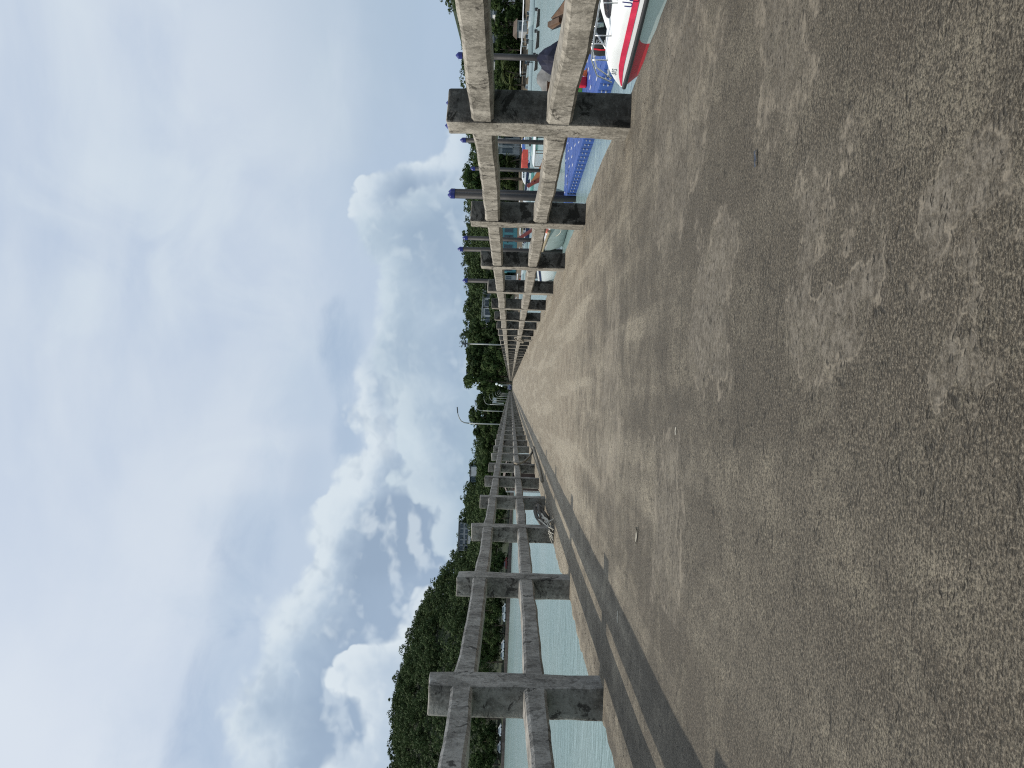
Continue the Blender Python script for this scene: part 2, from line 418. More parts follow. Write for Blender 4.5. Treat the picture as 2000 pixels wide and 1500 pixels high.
# ------------------------------------------------------------------ world
SUN_EL = R(53.0)
def make_world():
    w = bpy.data.worlds.new('World'); scene.world = w; w.use_nodes = True
    n = N(w.node_tree)
    bg = w.node_tree.nodes['Background']
    bg.inputs['Strength'].default_value = 0.1
    sky = n.new('ShaderNodeTexSky', sky_type='NISHITA')
    sky.sun_disc = False; sky.sun_elevation = SUN_EL; sky.sun_rotation = R(270)
    sky.air_density = 1.0; sky.dust_density = 1.5; sky.ozone_density = 1.2
    d = n.new('ShaderNodeTexCoord').outputs['Generated']
    sep = n.new('ShaderNodeSeparateXYZ'); n.put(sep.inputs[0], d)
    x, y, z = sep.outputs
    lon = n.math('ARCTAN2', x, y)
    lat = n.math('ARCSINE', z)
    def S(r, g, b):       # display sRGB 0..255 -> radiance before the 0.1 strength
        f = lambda c: ((c / 255 + 0.055) / 1.055) ** 2.4 if c > 10 else c / 255 / 12.92
        return (f(r) * 10, f(g) * 10, f(b) * 10)
    def curve(pts):
        """lat of a cloud edge as a function of lon, from picture points"""
        cn = n.new('ShaderNodeFloatCurve')
        xs = []
        for (ix, iy) in pts:
            v = ray(ix, iy); xs.append((math.atan2(v.x, v.y), math.asin(v.z)))
        xs.sort()
        c = cn.mapping.curves[0]
        cn.mapping.use_clip = False
        cp = c.points
        P = [((a + 0.7) / 1.4, b / 0.6) for a, b in xs]
        cp[0].location = (0, P[0][1]); cp[1].location = (1, P[-1][1])
        for q in P: cp.new(*q)
        cn.mapping.update()
        n.put(cn.inputs['Value'], n.math('DIVIDE', n.math('ADD', lon, 0.7), 1.4))
        return n.math('MULTIPLY', cn.outputs[0], 0.6)
    # blue sky seen in the gaps, a little milky
    base = n.mix(0.45, sky.outputs[0], S(152, 180, 214))
    base = n.mix(n.smooth(lat, 0.16, 0.02, 0, 0.8), base, S(170, 192, 208))
    # high veil of cloud, smooth and bright
    dv = n.vmath('MULTIPLY', d, (1.0, 1.0, 2.2))
    v1 = n.noise(dv, 1.7, 6, 0.55, 0.5)
    v2 = n.noise(n.vmath('MULTIPLY', d, (2.6, 1.0, 3.0)), 2.6, 5, 0.5, 0.8)
    vc = n.mix(n.smooth(v1, 0.34, 0.66), S(184, 200, 222), S(206, 217, 230))
    vc = n.mix(n.smooth(v2, 0.45, 0.72, 0, 0.6), vc, S(214, 225, 234))
    sidel = n.math('ADD', n.math('MULTIPLY', lon, -1.0), n.math('MULTIPLY', lat, 0.35))
    vc = n.mix(n.smooth(sidel, 0.0, 0.75, 0, 0.75), vc, S(221, 229, 240))
    vop = n.smooth(lat, 0.05, 0.16, 0.55, 1.0)
    gapn = n.noise(n.vmath('MULTIPLY', d, (1.0, 1.0, 1.6)), 8.0, 5, 0.6, 0.5)
    for (ix, iy, rx, ry, k) in ((672, 680, .050, .030, .8), (690, 860, .045, .022, 0.7), (600, 930, .05, .02, .25), (480, 1075, .075, .028, 0.62), (420, 1470, .10, .035, 0.75), (520, 1350, .08, .03, .3), (770, 170, .16, .05, .35)):
        v = ray(ix, iy); a0 = math.atan2(v.x, v.y); b0 = math.asin(v.z)
        ex = n.math('POWER', n.math('ABSOLUTE', n.math('DIVIDE', n.math('SUBTRACT', lon, a0), rx)), 2.0)
        ey = n.math('POWER', n.math('ABSOLUTE', n.math('DIVIDE', n.math('SUBTRACT', lat, b0), ry)), 2.0)
        g = n.math('SUBTRACT', n.math('ADD', 1.6, n.math('MULTIPLY', n.math('SUBTRACT', gapn, 0.5), 7.5)), n.math('ADD', ex, ey))
        vop = n.math('MULTIPLY', vop, n.smooth(g, -0.6, 2.6, 1.0, 1.0 - k * 0.8))
    col = n.mix(vop, base, vc)
    # grey-blue streak low on the right
    r2 = n.noise(n.vmath('MULTIPLY', d, (1.2, 1.0, 4.0)), 3.0, 5, 0.55, 0.4)
    rm = n.math('MULTIPLY', n.smooth(lon, 0.08, 0.46), n.smooth(lat, 0.40, 0.10))
    col = n.mix(n.math('MULTIPLY', rm, n.smooth(r2, 0.3, 0.6, 0.45, 0.95)), col, S(174, 193, 212))
    # cumulus banks
    sunv = (-math.cos(SUN_EL) * 0.9, 0.0, math.sin(SUN_EL))
    def billow(vec):
        s = None
        for sc, a in ((5.5, 0.50), (12.0, 0.30), (26.0, 0.17), (54.0, 0.10)):
            v = n.math('MULTIPLY', n.math('ABSOLUTE', n.math('SUBTRACT', n.noise(vec, sc, 1, 0.5), 0.5)), 3.0 * a)
            s = v if s is None else n.math('ADD', s, v)
        return s
    def bank(col, pts, seed, amp, soft, bright, mid, dark, depth, opacity=1.0, halo=0.0):
        off = (seed * 1.7, seed * 0.9, seed * 2.3)
        vec = n.vmath('ADD', n.vmath('MULTIPLY', d, (1.0, 1.0, 1.25)), off)
        sh = n.noise(vec, 4.2, 5, 0.55, 0.6)
        b0 = billow(vec)
        b1 = billow(n.vmath('ADD', vec, tuple(k * 0.018 for k in sunv)))
        top = curve(pts)
        if halo:
            hd = n.math('ADD', n.math('SUBTRACT', lat, top), n.math('MULTIPLY', n.math('SUBTRACT', gapn, 0.5), 0.16))
            col = n.mix(n.math('MULTIPLY', n.smooth(hd, 0.13, 0.0), halo), col, S(174, 194, 217))
        dd = n.math('ADD', n.math('SUBTRACT', top, lat), n.math('MULTIPLY', n.math('SUBTRACT', b0, 0.33), amp))
        dd = n.math('ADD', dd, n.math('MULTIPLY', n.math('SUBTRACT', sh, 0.5), amp * 0.9))
        wisp = n.smooth(n.noise(vec, 9.0, 4, 0.6, 0.4), 0.35, 0.65, soft * 0.7, soft * 4.0)
        m = n.smooth(dd, 0.0, wisp)
        relief = n.math('SUBTRACT', b0, b1)
        inner = n.math('ADD', dd, n.math('MULTIPLY', n.math('SUBTRACT', sh, 0.5), depth * 2.2))
        c = n.mix(n.smooth(inner, depth * 0.1, depth * 0.8), bright, mid)
        c = n.mix(n.smooth(inner, depth * 0.4, depth * 1.35), c, dark)
        c = n.mix(n.smooth(relief, 0.0, 0.20, 0, 0.6), c, bright)
        c = n.mix(n.smooth(relief, 0.0, -0.20, 0, 0.4), c, dark)
        return n.mix(n.math('MULTIPLY', m, opacity), col, c)
    W1, W2 = S(216, 227, 235), S(206, 219, 229)
    # soft upper bank on the left
    col = bank(col, [(700, 380), (720, 560), (690, 690), (655, 760), (655, 820), (690, 860), (655, 905), (648, 945), (575, 985), (540, 1040), (545, 1100), (505, 1150),
                     (465, 1200), (470, 1260), (450, 1330), (425, 1400), (418, 1480), (400, 1560), (800, 300), (860, 200), (900, 0)],
               1.0, 0.085, 0.010, S(216, 227, 235), S(184, 201, 218), S(150, 170, 193), 0.075, .98, halo=.55)
    # long grey underside with the nearer bank breaking out of it, centre
    col = bank(col, [(725, 420), (700, 470), (720, 560), (700, 640), (690, 700), (735, 760), (720, 830), (740, 900), (730, 950), (790, 1000), (800, 1060), (850, 1100), (900, 1140), (960, 1180), (960, 1400), (840, 330), (900, 200), (940, 0)],
               3.0, 0.085, 0.012, S(207, 221, 230), S(184, 202, 217), S(157, 178, 199), 0.07, 0.8)
    # bright heap behind the hill, left
    col = bank(col, [(960, 1040), (900, 1110), (790, 1150), (760, 1190), (740, 1235), (640, 1270), (612, 1300), (630, 1345), (665, 1380), (690, 1420), (660, 1460), (640, 1500), (960, 900), (960, 500), (960, 0)],
               5.0, 0.08, 0.009, S(221, 231, 238), S(203, 216, 228), S(172, 191, 212), 0.10, .95, halo=.3)
    # low haze on the horizon
    col = n.mix(n.smooth(lat, 0.085, 0.03, 0, 0.55), col, S(172, 194, 208))
    n.put(bg.inputs['Color'], col)
make_world()
scene.world.cycles.sampling_method = 'MANUAL'; scene.world.cycles.sample_map_resolution = 256

sun_d = bpy.data.lights.new('sun', 'SUN'); sun = bpy.data.objects.new('sun', sun_d); COL.objects.link(sun)
sun_d.energy = 3.6; sun_d.angle = R(0.6); sun_d.color = (1.0, 0.93, 0.82)
sun.rotation_euler = Vector((math.cos(SUN_EL), -0.03, -math.sin(SUN_EL))).to_track_quat('-Z', 'Y').to_euler()
scene.view_settings.view_transform = 'Standard'; scene.view_settings.look = 'None'
cy.use_denoising = False; cy.filter_width = 1.15
scene.view_settings.exposure = 0.0; scene.view_settings.gamma = 1.0

# ------------------------------------------------------------------ water, land
XL, XR = -1.97, 1.60                 # inner faces of the railings
PIER_END = 262.0
m = MB(); m.add([(-3000, -800, WATER), (3000, -800, WATER), (3000, 4500, WATER), (-3000, 4500, WATER)], [(0, 1, 2, 3)])
tag(m.build('water', M_WATER), kind='structure')

SKY_PX = [(-60, 200), (0, 134), (60, 122), (150, 112), (250, 98), (300, 92), (346, 96), (400, 98), (500, 98), (560, 93), (650, 90), (700, 80), (745, 62), (770, 52), (800, 52), (850, 58), (900, 66), (950, 77), (1000, 79),
          (1075, 87), (1110, 108), (1150, 136), (1200, 164), (1250, 184), (1300, 194), (1370, 209), (1500, 216), (1700, 205), (2100, 170)]
def sky_px(iy):
    for (a, ha), (b, hb) in zip(SKY_PX, SKY_PX[1:]):
        if a <= iy <= b: return ha + (hb - ha) * (iy - a) / (b - a)
    return SKY_PX[0][1] if iy < SKY_PX[0][0] else SKY_PX[-1][1]
def shore_y(x):
    return 290 + 5 * math.sin(x * 0.03) + 3 * math.sin(x * 0.11 + 1) - (max(x - 20, 0) * 0.22 if x < 200 else 39.6)
def ridge_y(x): return 430.0 if x < 0 else 430 - min(x, 150) * 0.3
def ground(x, y):
    s = shore_y(x)
    if y < s: return WATER - 1.2 * min((s - y) / 6.0, 1.0)
    ry = ridge_y(x)
    iy = 757 - x / ry * F
    top = max(sky_px(iy) * ry / F - 8.5, 4.0)
    t = (y - s) / (ry - s)
    base = WATER + 1.5 * min((y - s) / 5.0, 1)
    if t <= 1:
        k = t * t * (3 - 2 * t); k = 0.35 * t + 0.65 * k
        lump = 1.6 * math.sin(x * 0.07 + y * 0.03) * t + 0.9 * math.sin(x * 0.19 - y * 0.11) * t
        return base + (top - base) * k + lump
    return top - (y - ry) * 0.05
m = MB()
rows = []
for j in range(60):
    y = 200 + j * 6.5 if j < 50 else 520 + (j - 49) * 60
    rows.append([(x, y, ground(x, y)) for x in [-420 + i * 9 for i in range(100)]])
m.grid(rows)
tag(m.build('terrain', land_material(), smooth=True), kind='structure')
# beach strip
m = MB(); rows = []
for i in range(61):
    x = 10 + i * 3.2; s = shore_y(x)
    rows.append([(x, s - 3, WATER - 0.3), (x, s + 1, WATER + 0.5), (x, s + 6, WATER + 1.9), (x, s + 14, WATER + 2.6)])
m.grid(rows)
tag(m.build('beach', SANDM, smooth=True), kind='structure')

# ------------------------------------------------------------------ buildings beyond (placed first, so that trees leave them in view)
CLEAR = []
def shore_depth(ix, iy, off):
    d = ray(ix, iy); y = 280.0
    for _ in range(20): y = shore_y(d.x / d.y * y) + off
    return y
def site(ix, iy, k):
    if k != 'H': return shore_depth(ix, iy, k)
    best = None
    y = shore_depth(ix, iy, 6)
    while y < 470:
        p = at(ix, iy, y); e = abs(p.z - ground(p.x, p.y))
        if best is None or e < best[0]: best = (e, y)
        y += 2
    return best[1]
def hides(x, y, top, rad):
    """would this crown stand before a building that is in view"""
    for (a, b, foot, dep, head) in CLEAR:
        if y > dep + 1: continue
        u = 757 - x / y * F; r = rad / y * F
        if u + r < a or u - r > b: continue
        hor = 997 + (757 - u) * 0.035
        if hor - (top - CAM_H) / y * F < foot: return CAM_H + (hor - foot) / F * y - 0.2
    return None
def house(label, ix0, ix1, iy0, iy1, depth, wall, roofm, wins=4, storeys=1, deep=8.0, flat=True, posts=0, cat='house', name='house', winm=None, roof_t=.35, clear=True):
    depth = site((ix1), (iy0 + iy1) / 2, depth)
    """ix0 top, ix1 foot; iy0..iy1 the width in the photo"""
    a = at(ix1, (iy0 + iy1) / 2, depth); tp = at(ix0, (iy0 + iy1) / 2, depth); w = abs(iy1 - iy0) / F * depth
    H = tp.z - a.z
    t = empty(name, (a.x, a.y, a.z)); tag(t, label, cat)
    if clear: CLEAR.append((iy0 - 3, iy1 + 3, ix1 - 3, depth - 1, ix0))
    b = MB(); b.box((0, deep / 2, H / 2 - 2.0), (w, deep, H + 4.0)); b.build('wall', wall, t)
    r = MB()
    if flat: r.box((0, deep / 2 - .2, H + roof_t / 2 + .003), (w + .9, deep + 1.4, roof_t))
    else:
        e = .5
        r.add([(-w / 2 - e, -e, H), (w / 2 + e, -e, H), (w / 2 + e, deep + e, H), (-w / 2 - e, deep + e, H), (-w / 2 - e, deep / 2, H + deep * .28), (w / 2 + e, deep / 2, H + deep * .28)],
              [(0, 1, 5, 4), (2, 3, 4, 5), (0, 4, 3), (1, 2, 5), (3, 2, 1, 0)])
    r.build('roof', roofm, t)
    sh = H / storeys
    for s in range(storeys):
        for k in range(wins):
            cx = -w / 2 + w * (k + .5) / wins
            f = MB(); ww = w / wins * .74; hh = sh * .62
            f.box((cx, -.03, sh * (s + .48)), (ww, .08, hh)); fo = f.build('window', winm or WINDOW, t)
            fr_ = MB(); fr_.box((cx, -.09, sh * (s + .48) + hh / 2), (ww + .12, .1, .12)); fr_.box((cx, -.09, sh * (s + .48) - hh / 2), (ww + .2, .14, .12)); fr_.box((cx, -.085, sh * (s + .48)), (.08, .09, hh - .14)); fr_.build('frame', wall, fo)
    for k in range(posts):
        p_ = MB(); cx = -w / 2 + w * k / max(posts - 1, 1); p_.box((cx, -1.2, H / 2 - 1), (.3, .3, H + 2)); p_.build('column', wall, t)
    return t
house('white flat-roofed hillside house with a dark glass front, nearer the paired piles', 944, 960, 568, 600, 'H', WALLW, WALLW, 2, 1, 8)
house('white flat-roofed hillside house with a curved dark glass front, nearer the pier', 942, 964, 602, 633, 'H', WALLW, WALLW, 2, 1, 8)
house('small pale house among the trees just left of the white hillside houses', 946, 960, 637, 650, 'H', WALLG, ROOFB, 1, 1, 6)
house('brown-roofed hut low in the trees behind the sunny railing', 970, 985, 638, 652, 'H', WALLB, ROOFB, 1, 1, 6, flat=False, clear=False)
house('teal painted building with dark window lines behind the white boats', 978, 1006, 438, 532, 8, TEAL, ROOFD, 5, 1, 9)
house('beige walled building behind the hedge beside the paired piles', 984, 1010, 343, 378, 14, WALLB, LAMPM, 1, 1, 8, clear=False)
house('grey house with white verandah columns behind the yellowish palm', 974, 1008, 258, 303, 12, WALLG, WALLW, 3, 1, 8, posts=4)
house('grey-blue glazed house with a white roof edge above the beach boats', 958, 990, 58, 122, 26, WALLG, WALLW, 4, 1, 8, clear=False)
house('white house at the frame edge above the beach', 960, 985, -30, 30, 26, WALLW, WALLG, 4, 1, 8, clear=False)
house('low grey boat shed on the beach behind the white speedboats', 1010, 1024, 40, 62, 4, WALLG, ROOFB, 1, 1, 5, flat=False, cat='shed', name='boat_shed')
house('white hut with light blue panels between the third and fourth posts', 984, 1002, 538, 556, 7, WALLG, WALLW, 2, 1, 5)
house('grey two-storey building on the ridge of the left hill', 896, 916, 1022, 1076, 'H', WALLG, LAMPM, 5, 2, 9)
house('dark glazed building with a flat roof on the ridge, closer to the pier end', 919, 934, 912, 942, 'H', plain('grey_teal_wall', (.16, .22, .24), .8), ROOFD, 3, 1, 9)
p0 = at(966, 782, 268)
t = empty('signboard', (p0.x, p0.y, p0.z)); tag(t, 'grey signboard on a white post beyond the shaded lamp posts', 'sign')
w = MB(); w.bbox((0, 0, 0), (1.9, .12, 1.3), .02); w.build('panel', WALLG, t)
w = MB(); w.bbox((-.9, .15, -1.2), (.18, .14, 4.0), .02); w.build('sign_post', WALLW, t)

# ------------------------------------------------------------------ foliage
def leaf_arrays(rng, lobes, per, leaf):
    """many small leaf-clump faces on the shells of a set of lobes"""
    V = []
    for (c, r, sq) in lobes:
        dirs = rng.normal(size=(per, 3)); dirs /= np.linalg.norm(dirs, axis=1)[:, None]
        dirs[:, 2] = np.where(rng.random(per) < 0.6, np.abs(dirs[:, 2]), dirs[:, 2])
        rad = r * (0.62 + 0.5 * rng.random(per))
        P = np.array(c) + dirs * rad[:, None] * np.array([1, 1, sq])
        nrm = dirs + rng.normal(size=(per, 3)) * 0.27; nrm /= np.linalg.norm(nrm, axis=1)[:, None]
        a = np.cross(nrm, rng.normal(size=(per, 3))); a /= np.linalg.norm(a, axis=1)[:, None]
        b = np.cross(nrm, a)
        s = leaf * (0.5 + 0.9 * rng.random(per))[:, None]
        quad = np.stack([P - a * s, P - b * s * 0.55 + nrm * s * .1, P + a * s, P + b * s * 0.55 + nrm * s * .1], axis=1)
        V.append(quad)
    return np.concatenate(V).reshape(-1, 3)
def quads_mesh(name, V, material):
    me = bpy.data.meshes.new(name)
    nv = len(V); nf = nv // 4
    me.vertices.add(nv); me.vertices.foreach_set('co', V.astype(np.float32).ravel())
    me.loops.add(nv); me.loops.foreach_set('vertex_index', np.arange(nv, dtype=np.int32))
    me.polygons.add(nf); me.polygons.foreach_set('loop_start', np.arange(0, nv, 4, dtype=np.int32))
    me.polygons.foreach_set('loop_total', np.full(nf, 4, dtype=np.int32))
    me.materials.append(material)
    me.update(calc_edges=True)
    return me
def crown_lobes(rng, H, Rad, z0, nl):
    L = []
    for i in range(nl):
        t = rng.random()
        z = z0 + H * (0.12 + 0.80 * t)
        env = math.sin(math.pi * (0.15 + 0.75 * t)) ** 0.7
        a = rng.random() * 2 * math.pi
        rr = Rad * env * (0.25 + 0.62 * rng.random())
        L.append(((rr * math.cos(a), rr * math.sin(a), z), Rad * (0.20 + 0.20 * rng.random()), 0.75))
    return L

def tree_proto(i, H, Rad, nl, per, leaf, low=0.24):
    rng = np.random.default_rng(100 + i)
    t = empty('tree', (0, -500, 0))
    th = H * 0.42
    tr = MB()
    tr.tube([(0, 0, -0.6), (0.1, 0.05, th * 0.5), (0.25, -0.1, th), (0.1, 0.1, H * 0.75)], [H * .028, H * .022, H * .016, H * .006], 7)
    for k in range(5):
        a = k * 1.3 + i; z = th * (0.7 + 0.1 * k)
        tr.tube([(0.2, 0, z), (math.cos(a) * Rad * .3, math.sin(a) * Rad * .3, z + H * .12), (math.cos(a) * Rad * .6, math.sin(a) * Rad * .6, z + H * .2)], [H * .012, H * .008, H * .003], 5)
    tr.build('trunk', M_BARK, t, True)
    V = leaf_arrays(rng, crown_lobes(rng, H * (0.98 - low), Rad, H * low, nl), per, leaf)
    c = bpy.data.objects.new('crown', quads_mesh('crown', V, M_LEAF)); COL.objects.link(c); c.parent = t
    return t
protos = [tree_proto(0, 14, 5.2, 34, 46, 0.55), tree_proto(1, 12, 4.2, 28, 46, 0.5), tree_proto(2, 16, 4.6, 32, 50, 0.55), tree_proto(3, 11, 5.4, 42, 50, 0.5, -0.02)]
used = [False] * len(protos)
def place_tree(k, x, y, z, s, rz, label, group):
    if used[k]: o = copy_tree(protos[k])
    else: o = protos[k]; used[k] = True
    o.location = (x, y, z); o.scale = (s, s, s * random.uniform(0.92, 1.1)); o.rotation_euler = (0, 0, rz)
    tag(o, label, 'tree', group)
    return o
def tree_top(ix, iy, depth, k, label, group=None, widen=1.0):
    """a tree whose top reaches a height seen in the photo"""
    p = at(ix, iy, depth); g = ground(p.x, p.y)
    H = (14, 12, 16, 11)[k] * 1.0
    s = (p.z - g) / H
    o = place_tree(k, p.x, p.y, g, s, random.uniform(0, 6), label, group)
    o.scale = (s * widen, s * widen, s)
    return o
# trees along the shore
GL, GR = 'trees lining the shore under the left hill', 'trees behind the moored boats'
for i in range(34):
    x = -168 + i * 4.9 + random.uniform(-2, 2)
    if -6 < x: continue
    y = shore_y(x) + random.uniform(3.5, 11)
    place_tree(3 if i % 4 else 0, x, y, ground(x, y), random.uniform(0.62, 0.95), random.uniform(0, 6), 'bushy green tree overhanging the sea wall under the wooded hill', GL)
for i in range(44):
    x = 12 + i * 3.4 + random.uniform(-1.5, 1.5)
    y = shore_y(x) + (random.uniform(9, 16) if i % 2 else random.uniform(18, 34))
    sc = random.uniform(0.5, 0.85)
    if hides(x, y, ground(x, y) + 13 * sc, 3.2 * sc) is not None: continue
    place_tree((0, 3, 1, 3)[i % 4], x, y, ground(x, y), sc, random.uniform(0, 6), 'dark green tree in the belt behind the beach and moored boats', GR)
for i, (iy, off) in enumerate(((6, 14), (22, 10), (38, 13), (50, 9), (66, 17), (82, 13), (97, 10), (112, 15), (128, 12), (150, 18), (168, 14), (186, 20), (250, 9), (275, 16), (318, 11), (333, 15), (352, 12), (395, 14), (412, 12))):
    y = shore_depth(1000, iy, off); x = at(1000, iy, y).x
    place_tree((0, 3, 1)[i % 3], x, y, ground(x, y), random.uniform(.6, .95), i * 1.7, 'dark green tree in the belt behind the beach and moored boats', GR)
GP = 'tall trees at the landward end of the pier'
LP = 'tall dark tree crowding the landward end of the pier'
for (ix, iy, dep, k, w) in ((908, 722, 300, 2, 1.0), (912, 700, 306, 0, 1.0), (930, 733, 303, 1, 1), (909, 690, 296, 2, .9), (915, 660, 310, 0, 1.1), (918, 640, 300, 3, 1.0), (948, 765, 300, 1, .9), (940, 708, 284, 0, 1), (955, 680, 280, 3, 1),
                            (930, 785, 318, 0, 1.0), (922, 845, 330, 2, 0.9), (936, 835, 300, 3, 1.2), (938, 868, 300, 0, 1.1), (945, 900, 298, 1, 1.2), (940, 935, 298, 3, 1.2), (960, 775, 290, 1, 1)):
    tree_top(ix, iy, dep, k, LP, GP, w)
tree_top(904, 745, 292, 1, 'slim tall tree with a ragged open top at the pier end', None, 0.62)
tree_top(916, 808, 300, 0, 'broad sunlit yellow-green tree behind the first curved lamp post', None, 1.0)
tree_top(903, 346, 285, 0, 'round-topped tree standing above the belt behind the paired mooring piles', None, 0.95)

# the wood on the slopes: one mass
rng = np.random.default_rng(5)
VV = []
NF = 3700
for i in range(NF + 330):
    x = rng.uniform(-350, 330); t = rng.random() ** 0.8
    s = shore_y(x); ry = ridge_y(x)
    y = s + 14 + (ry + 14 - s) * t
    if x > 5: y = max(y, s + 30)
    if i >= NF:
        x = -350 + (i - NF) * 2.0 + rng.uniform(-1, 1); ry = ridge_y(x); y = ry + rng.uniform(-8, 10)
    if abs(x / y * F) > 1050: continue
    g = ground(x, y)
    Rd = rng.uniform(3.4, 6.4); H = Rd * rng.uniform(1.3, 2.0)
    if i >= NF: Rd = rng.uniform(2.8, 5.2); H = rng.uniform(5.0, 12.5)
    lim = hides(x, y, g + H, Rd)
    if lim is not None:
        H = lim - g; Rd = min(Rd, H * .8)
        if H < 1.2: continue
    lobes = crown_lobes(rng, H, Rd, g + 0.2, 10)
    VV.append(leaf_arrays(rng, lobes, 26, 0.52) + np.array([x, y, 0]) * np.array([1, 1, 0]))
V = np.concatenate(VV)
o = bpy.data.objects.new('forest', quads_mesh('forest', V, M_HILL)); COL.objects.link(o)
tag(o, 'dense dark green wood covering the hill and slopes beyond the bay', 'forest', kind='stuff')

# coconut palms
def palm_proto(i, H):
    rng = random.Random(40 + i)
    t = empty('palm_tree', (0, -500, 0))
    tr = MB(); tr.tube([(0, 0, -0.5), (.25, 0, H * .4), (.7, .1, H * .75), (1.0, .1, H)], [.22, .17, .14, .12], 8)
    tr.build('trunk', M_BARK, t, True)
    fr = MB()
    for k in range(20):
        a = k * 2.399; up = rng.uniform(-0.3, 1.15); Ln = rng.uniform(3.0, 4.2)
        d = Vector((math.cos(a), math.sin(a), 0)); side = Vector((-d.y, d.x, 0))
        p = Vector((1.0, .1, H)); pts = []
        for j in range(11):
            pts.append(p.copy()); ang = up - j * 0.19
            p = p + (d * math.cos(ang) + Vector((0, 0, 1)) * math.sin(ang)) * (Ln / 10)
        fr.tube(pts, [0.045 - 0.0035 * j for j in range(11)], 4)
        for j in range(1, 11):
            for sd in (-1, 1):
                for q in (0, .5):
                    b = pts[j - 1].lerp(pts[j], q); ln = 0.95 * math.sin(math.pi * (0.12 + 0.08 * j)) + .15
                    tip = b + side * sd * ln * .8 + d * ln * .45 + Vector((0, 0, -ln * rng.uniform(.25, .6)))
                    w = d * 0.10
                    fr.add([b - w, b + w, tip + w * .2], [(0, 1, 2)])
    fr.build('fronds', M_PALM, t)
    return t
pp = [palm_proto(0, 7.0), palm_proto(1, 5.2)]
for n_, (ix, iy, dep, k, sc, lab) in enumerate((
        (985, 140, 5, 0, 1.15, 'large coconut palm behind the boats, beside the pile nearest the frame edge'),
        (1000, 160, 3, 1, 1.0, 'shorter coconut palm in front of the large one, low over the boats'),
        (994, 305, 4, 1, 0.95, 'coconut palm with yellowish fronds above the coral boat awning'),
        (972, 690, 1, 0, 1.25, 'palm with drooping light fronds rising behind the sunny railing near the pier end'))):
    dep = shore_depth(ix, iy, dep); p = at(ix, iy, dep); g = max(ground(p.x, p.y), WATER + 0.8)
    o = pp[k] if n_ in (0, 1) else copy_tree(pp[k])
    Hh = (7.0, 5.2)[k]
    o.location = (p.x - 1.0, p.y, g); s = (p.z - g) / Hh
    o.scale = (sc * 1.35, sc * 1.35, max(s, .6)); o.rotation_euler = (0, 0, n_ * 1.1)
    tag(o, lab, 'palm tree')

# ------------------------------------------------------------------ pier
rnd = random.Random(3)
m = MB(); top = []; NS = 560
ys = [-5 + 0.05 * 0]
yv = -5.0
YS = []
while yv < PIER_END:
    YS.append(yv); yv += 0.16 if yv < 30 else (1.0 if yv < 80 else 8.0)
YS.append(PIER_END)
rowsL = []
for y in YS:
    jl = rnd.uniform(-0.03, 0.03) + 0.03 * math.sin(y * 1.7) ; jr = rnd.uniform(-0.012, 0.012) + 0.012 * math.sin(y * 2.1)
    xl = -2.27 + jl; xr = 1.885 + jr
    r = [(xl + .03, y, -0.5), (xl, y, -0.06 + rnd.uniform(-.01, .01)), (xl + 0.035, y, -0.012 + rnd.uniform(-.006, .003)), (xl + 0.08, y, 0)]
    for k in range(1, 8): r.append((xl + 0.08 + (xr - 0.05 - xl - 0.08) * k / 8, y, 0))
    r += [(xr - 0.05, y, 0), (xr - 0.01, y, -0.014), (xr, y, -0.05), (xr - .02, y, -0.5)]
    rowsL.append(r)
m.grid(rowsL, close=True)
m.add(rowsL[0], [tuple(range(len(rowsL[0])))]); m.add(rowsL[-1], [tuple(range(len(rowsL[0])))])
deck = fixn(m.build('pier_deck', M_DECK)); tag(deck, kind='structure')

SP = 2.84
HP = 1.155
def post_mesh(seed, wx, wy, h, side):
    rg = random.Random(seed)
    bm = bmesh.new(); bmesh.ops.create_cube(bm, size=1.0)
    for v in bm.verts:
        v.co = Vector((v.co.x * wx, v.co.y * wy, (v.co.z + 0.5) * (h + 0.03) - 0.03))
        if v.co.z > 0.5: v.co.z += rg.uniform(-0.012, 0.012); v.co.x *= rg.uniform(0.96, 1.0); v.co.y *= rg.uniform(.96, 1)
    bmesh.ops.bevel(bm, geom=bm.edges[:], offset=0.016, segments=2, profile=0.6, affect='EDGES')
    bmesh.ops.subdivide_edges(bm, edges=[e for e in bm.edges if e.calc_length() > 0.5], cuts=9, use_grid_fill=True)
    bmesh.ops.subdivide_edges(bm, edges=[e for e in bm.edges if e.calc_length() > 0.15], cuts=2, use_grid_fill=True)
    for v in bm.verts:
        q = v.co * 5 + Vector((seed * 3.1, 0, 0))
        from mathutils import noise as mn
        v.co += mn.noise_vector(q) * 0.008 + mn.noise_vector(v.co * 22 + Vector((seed, 0, 0))) * 0.004
    me = bpy.data.meshes.new('post'); bm.to_mesh(me)
    bm.free()
    me.materials.append(M_CONC if side > 0 else M_CONC_L); me.materials.append(M_FRONT if side > 0 else M_FRONT_L)
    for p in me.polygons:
        p.material_index = 1 if p.normal.y < -0.6 else 0  # darker concrete slot on the post faces towards the camera
        p.use_smooth = True
    return me
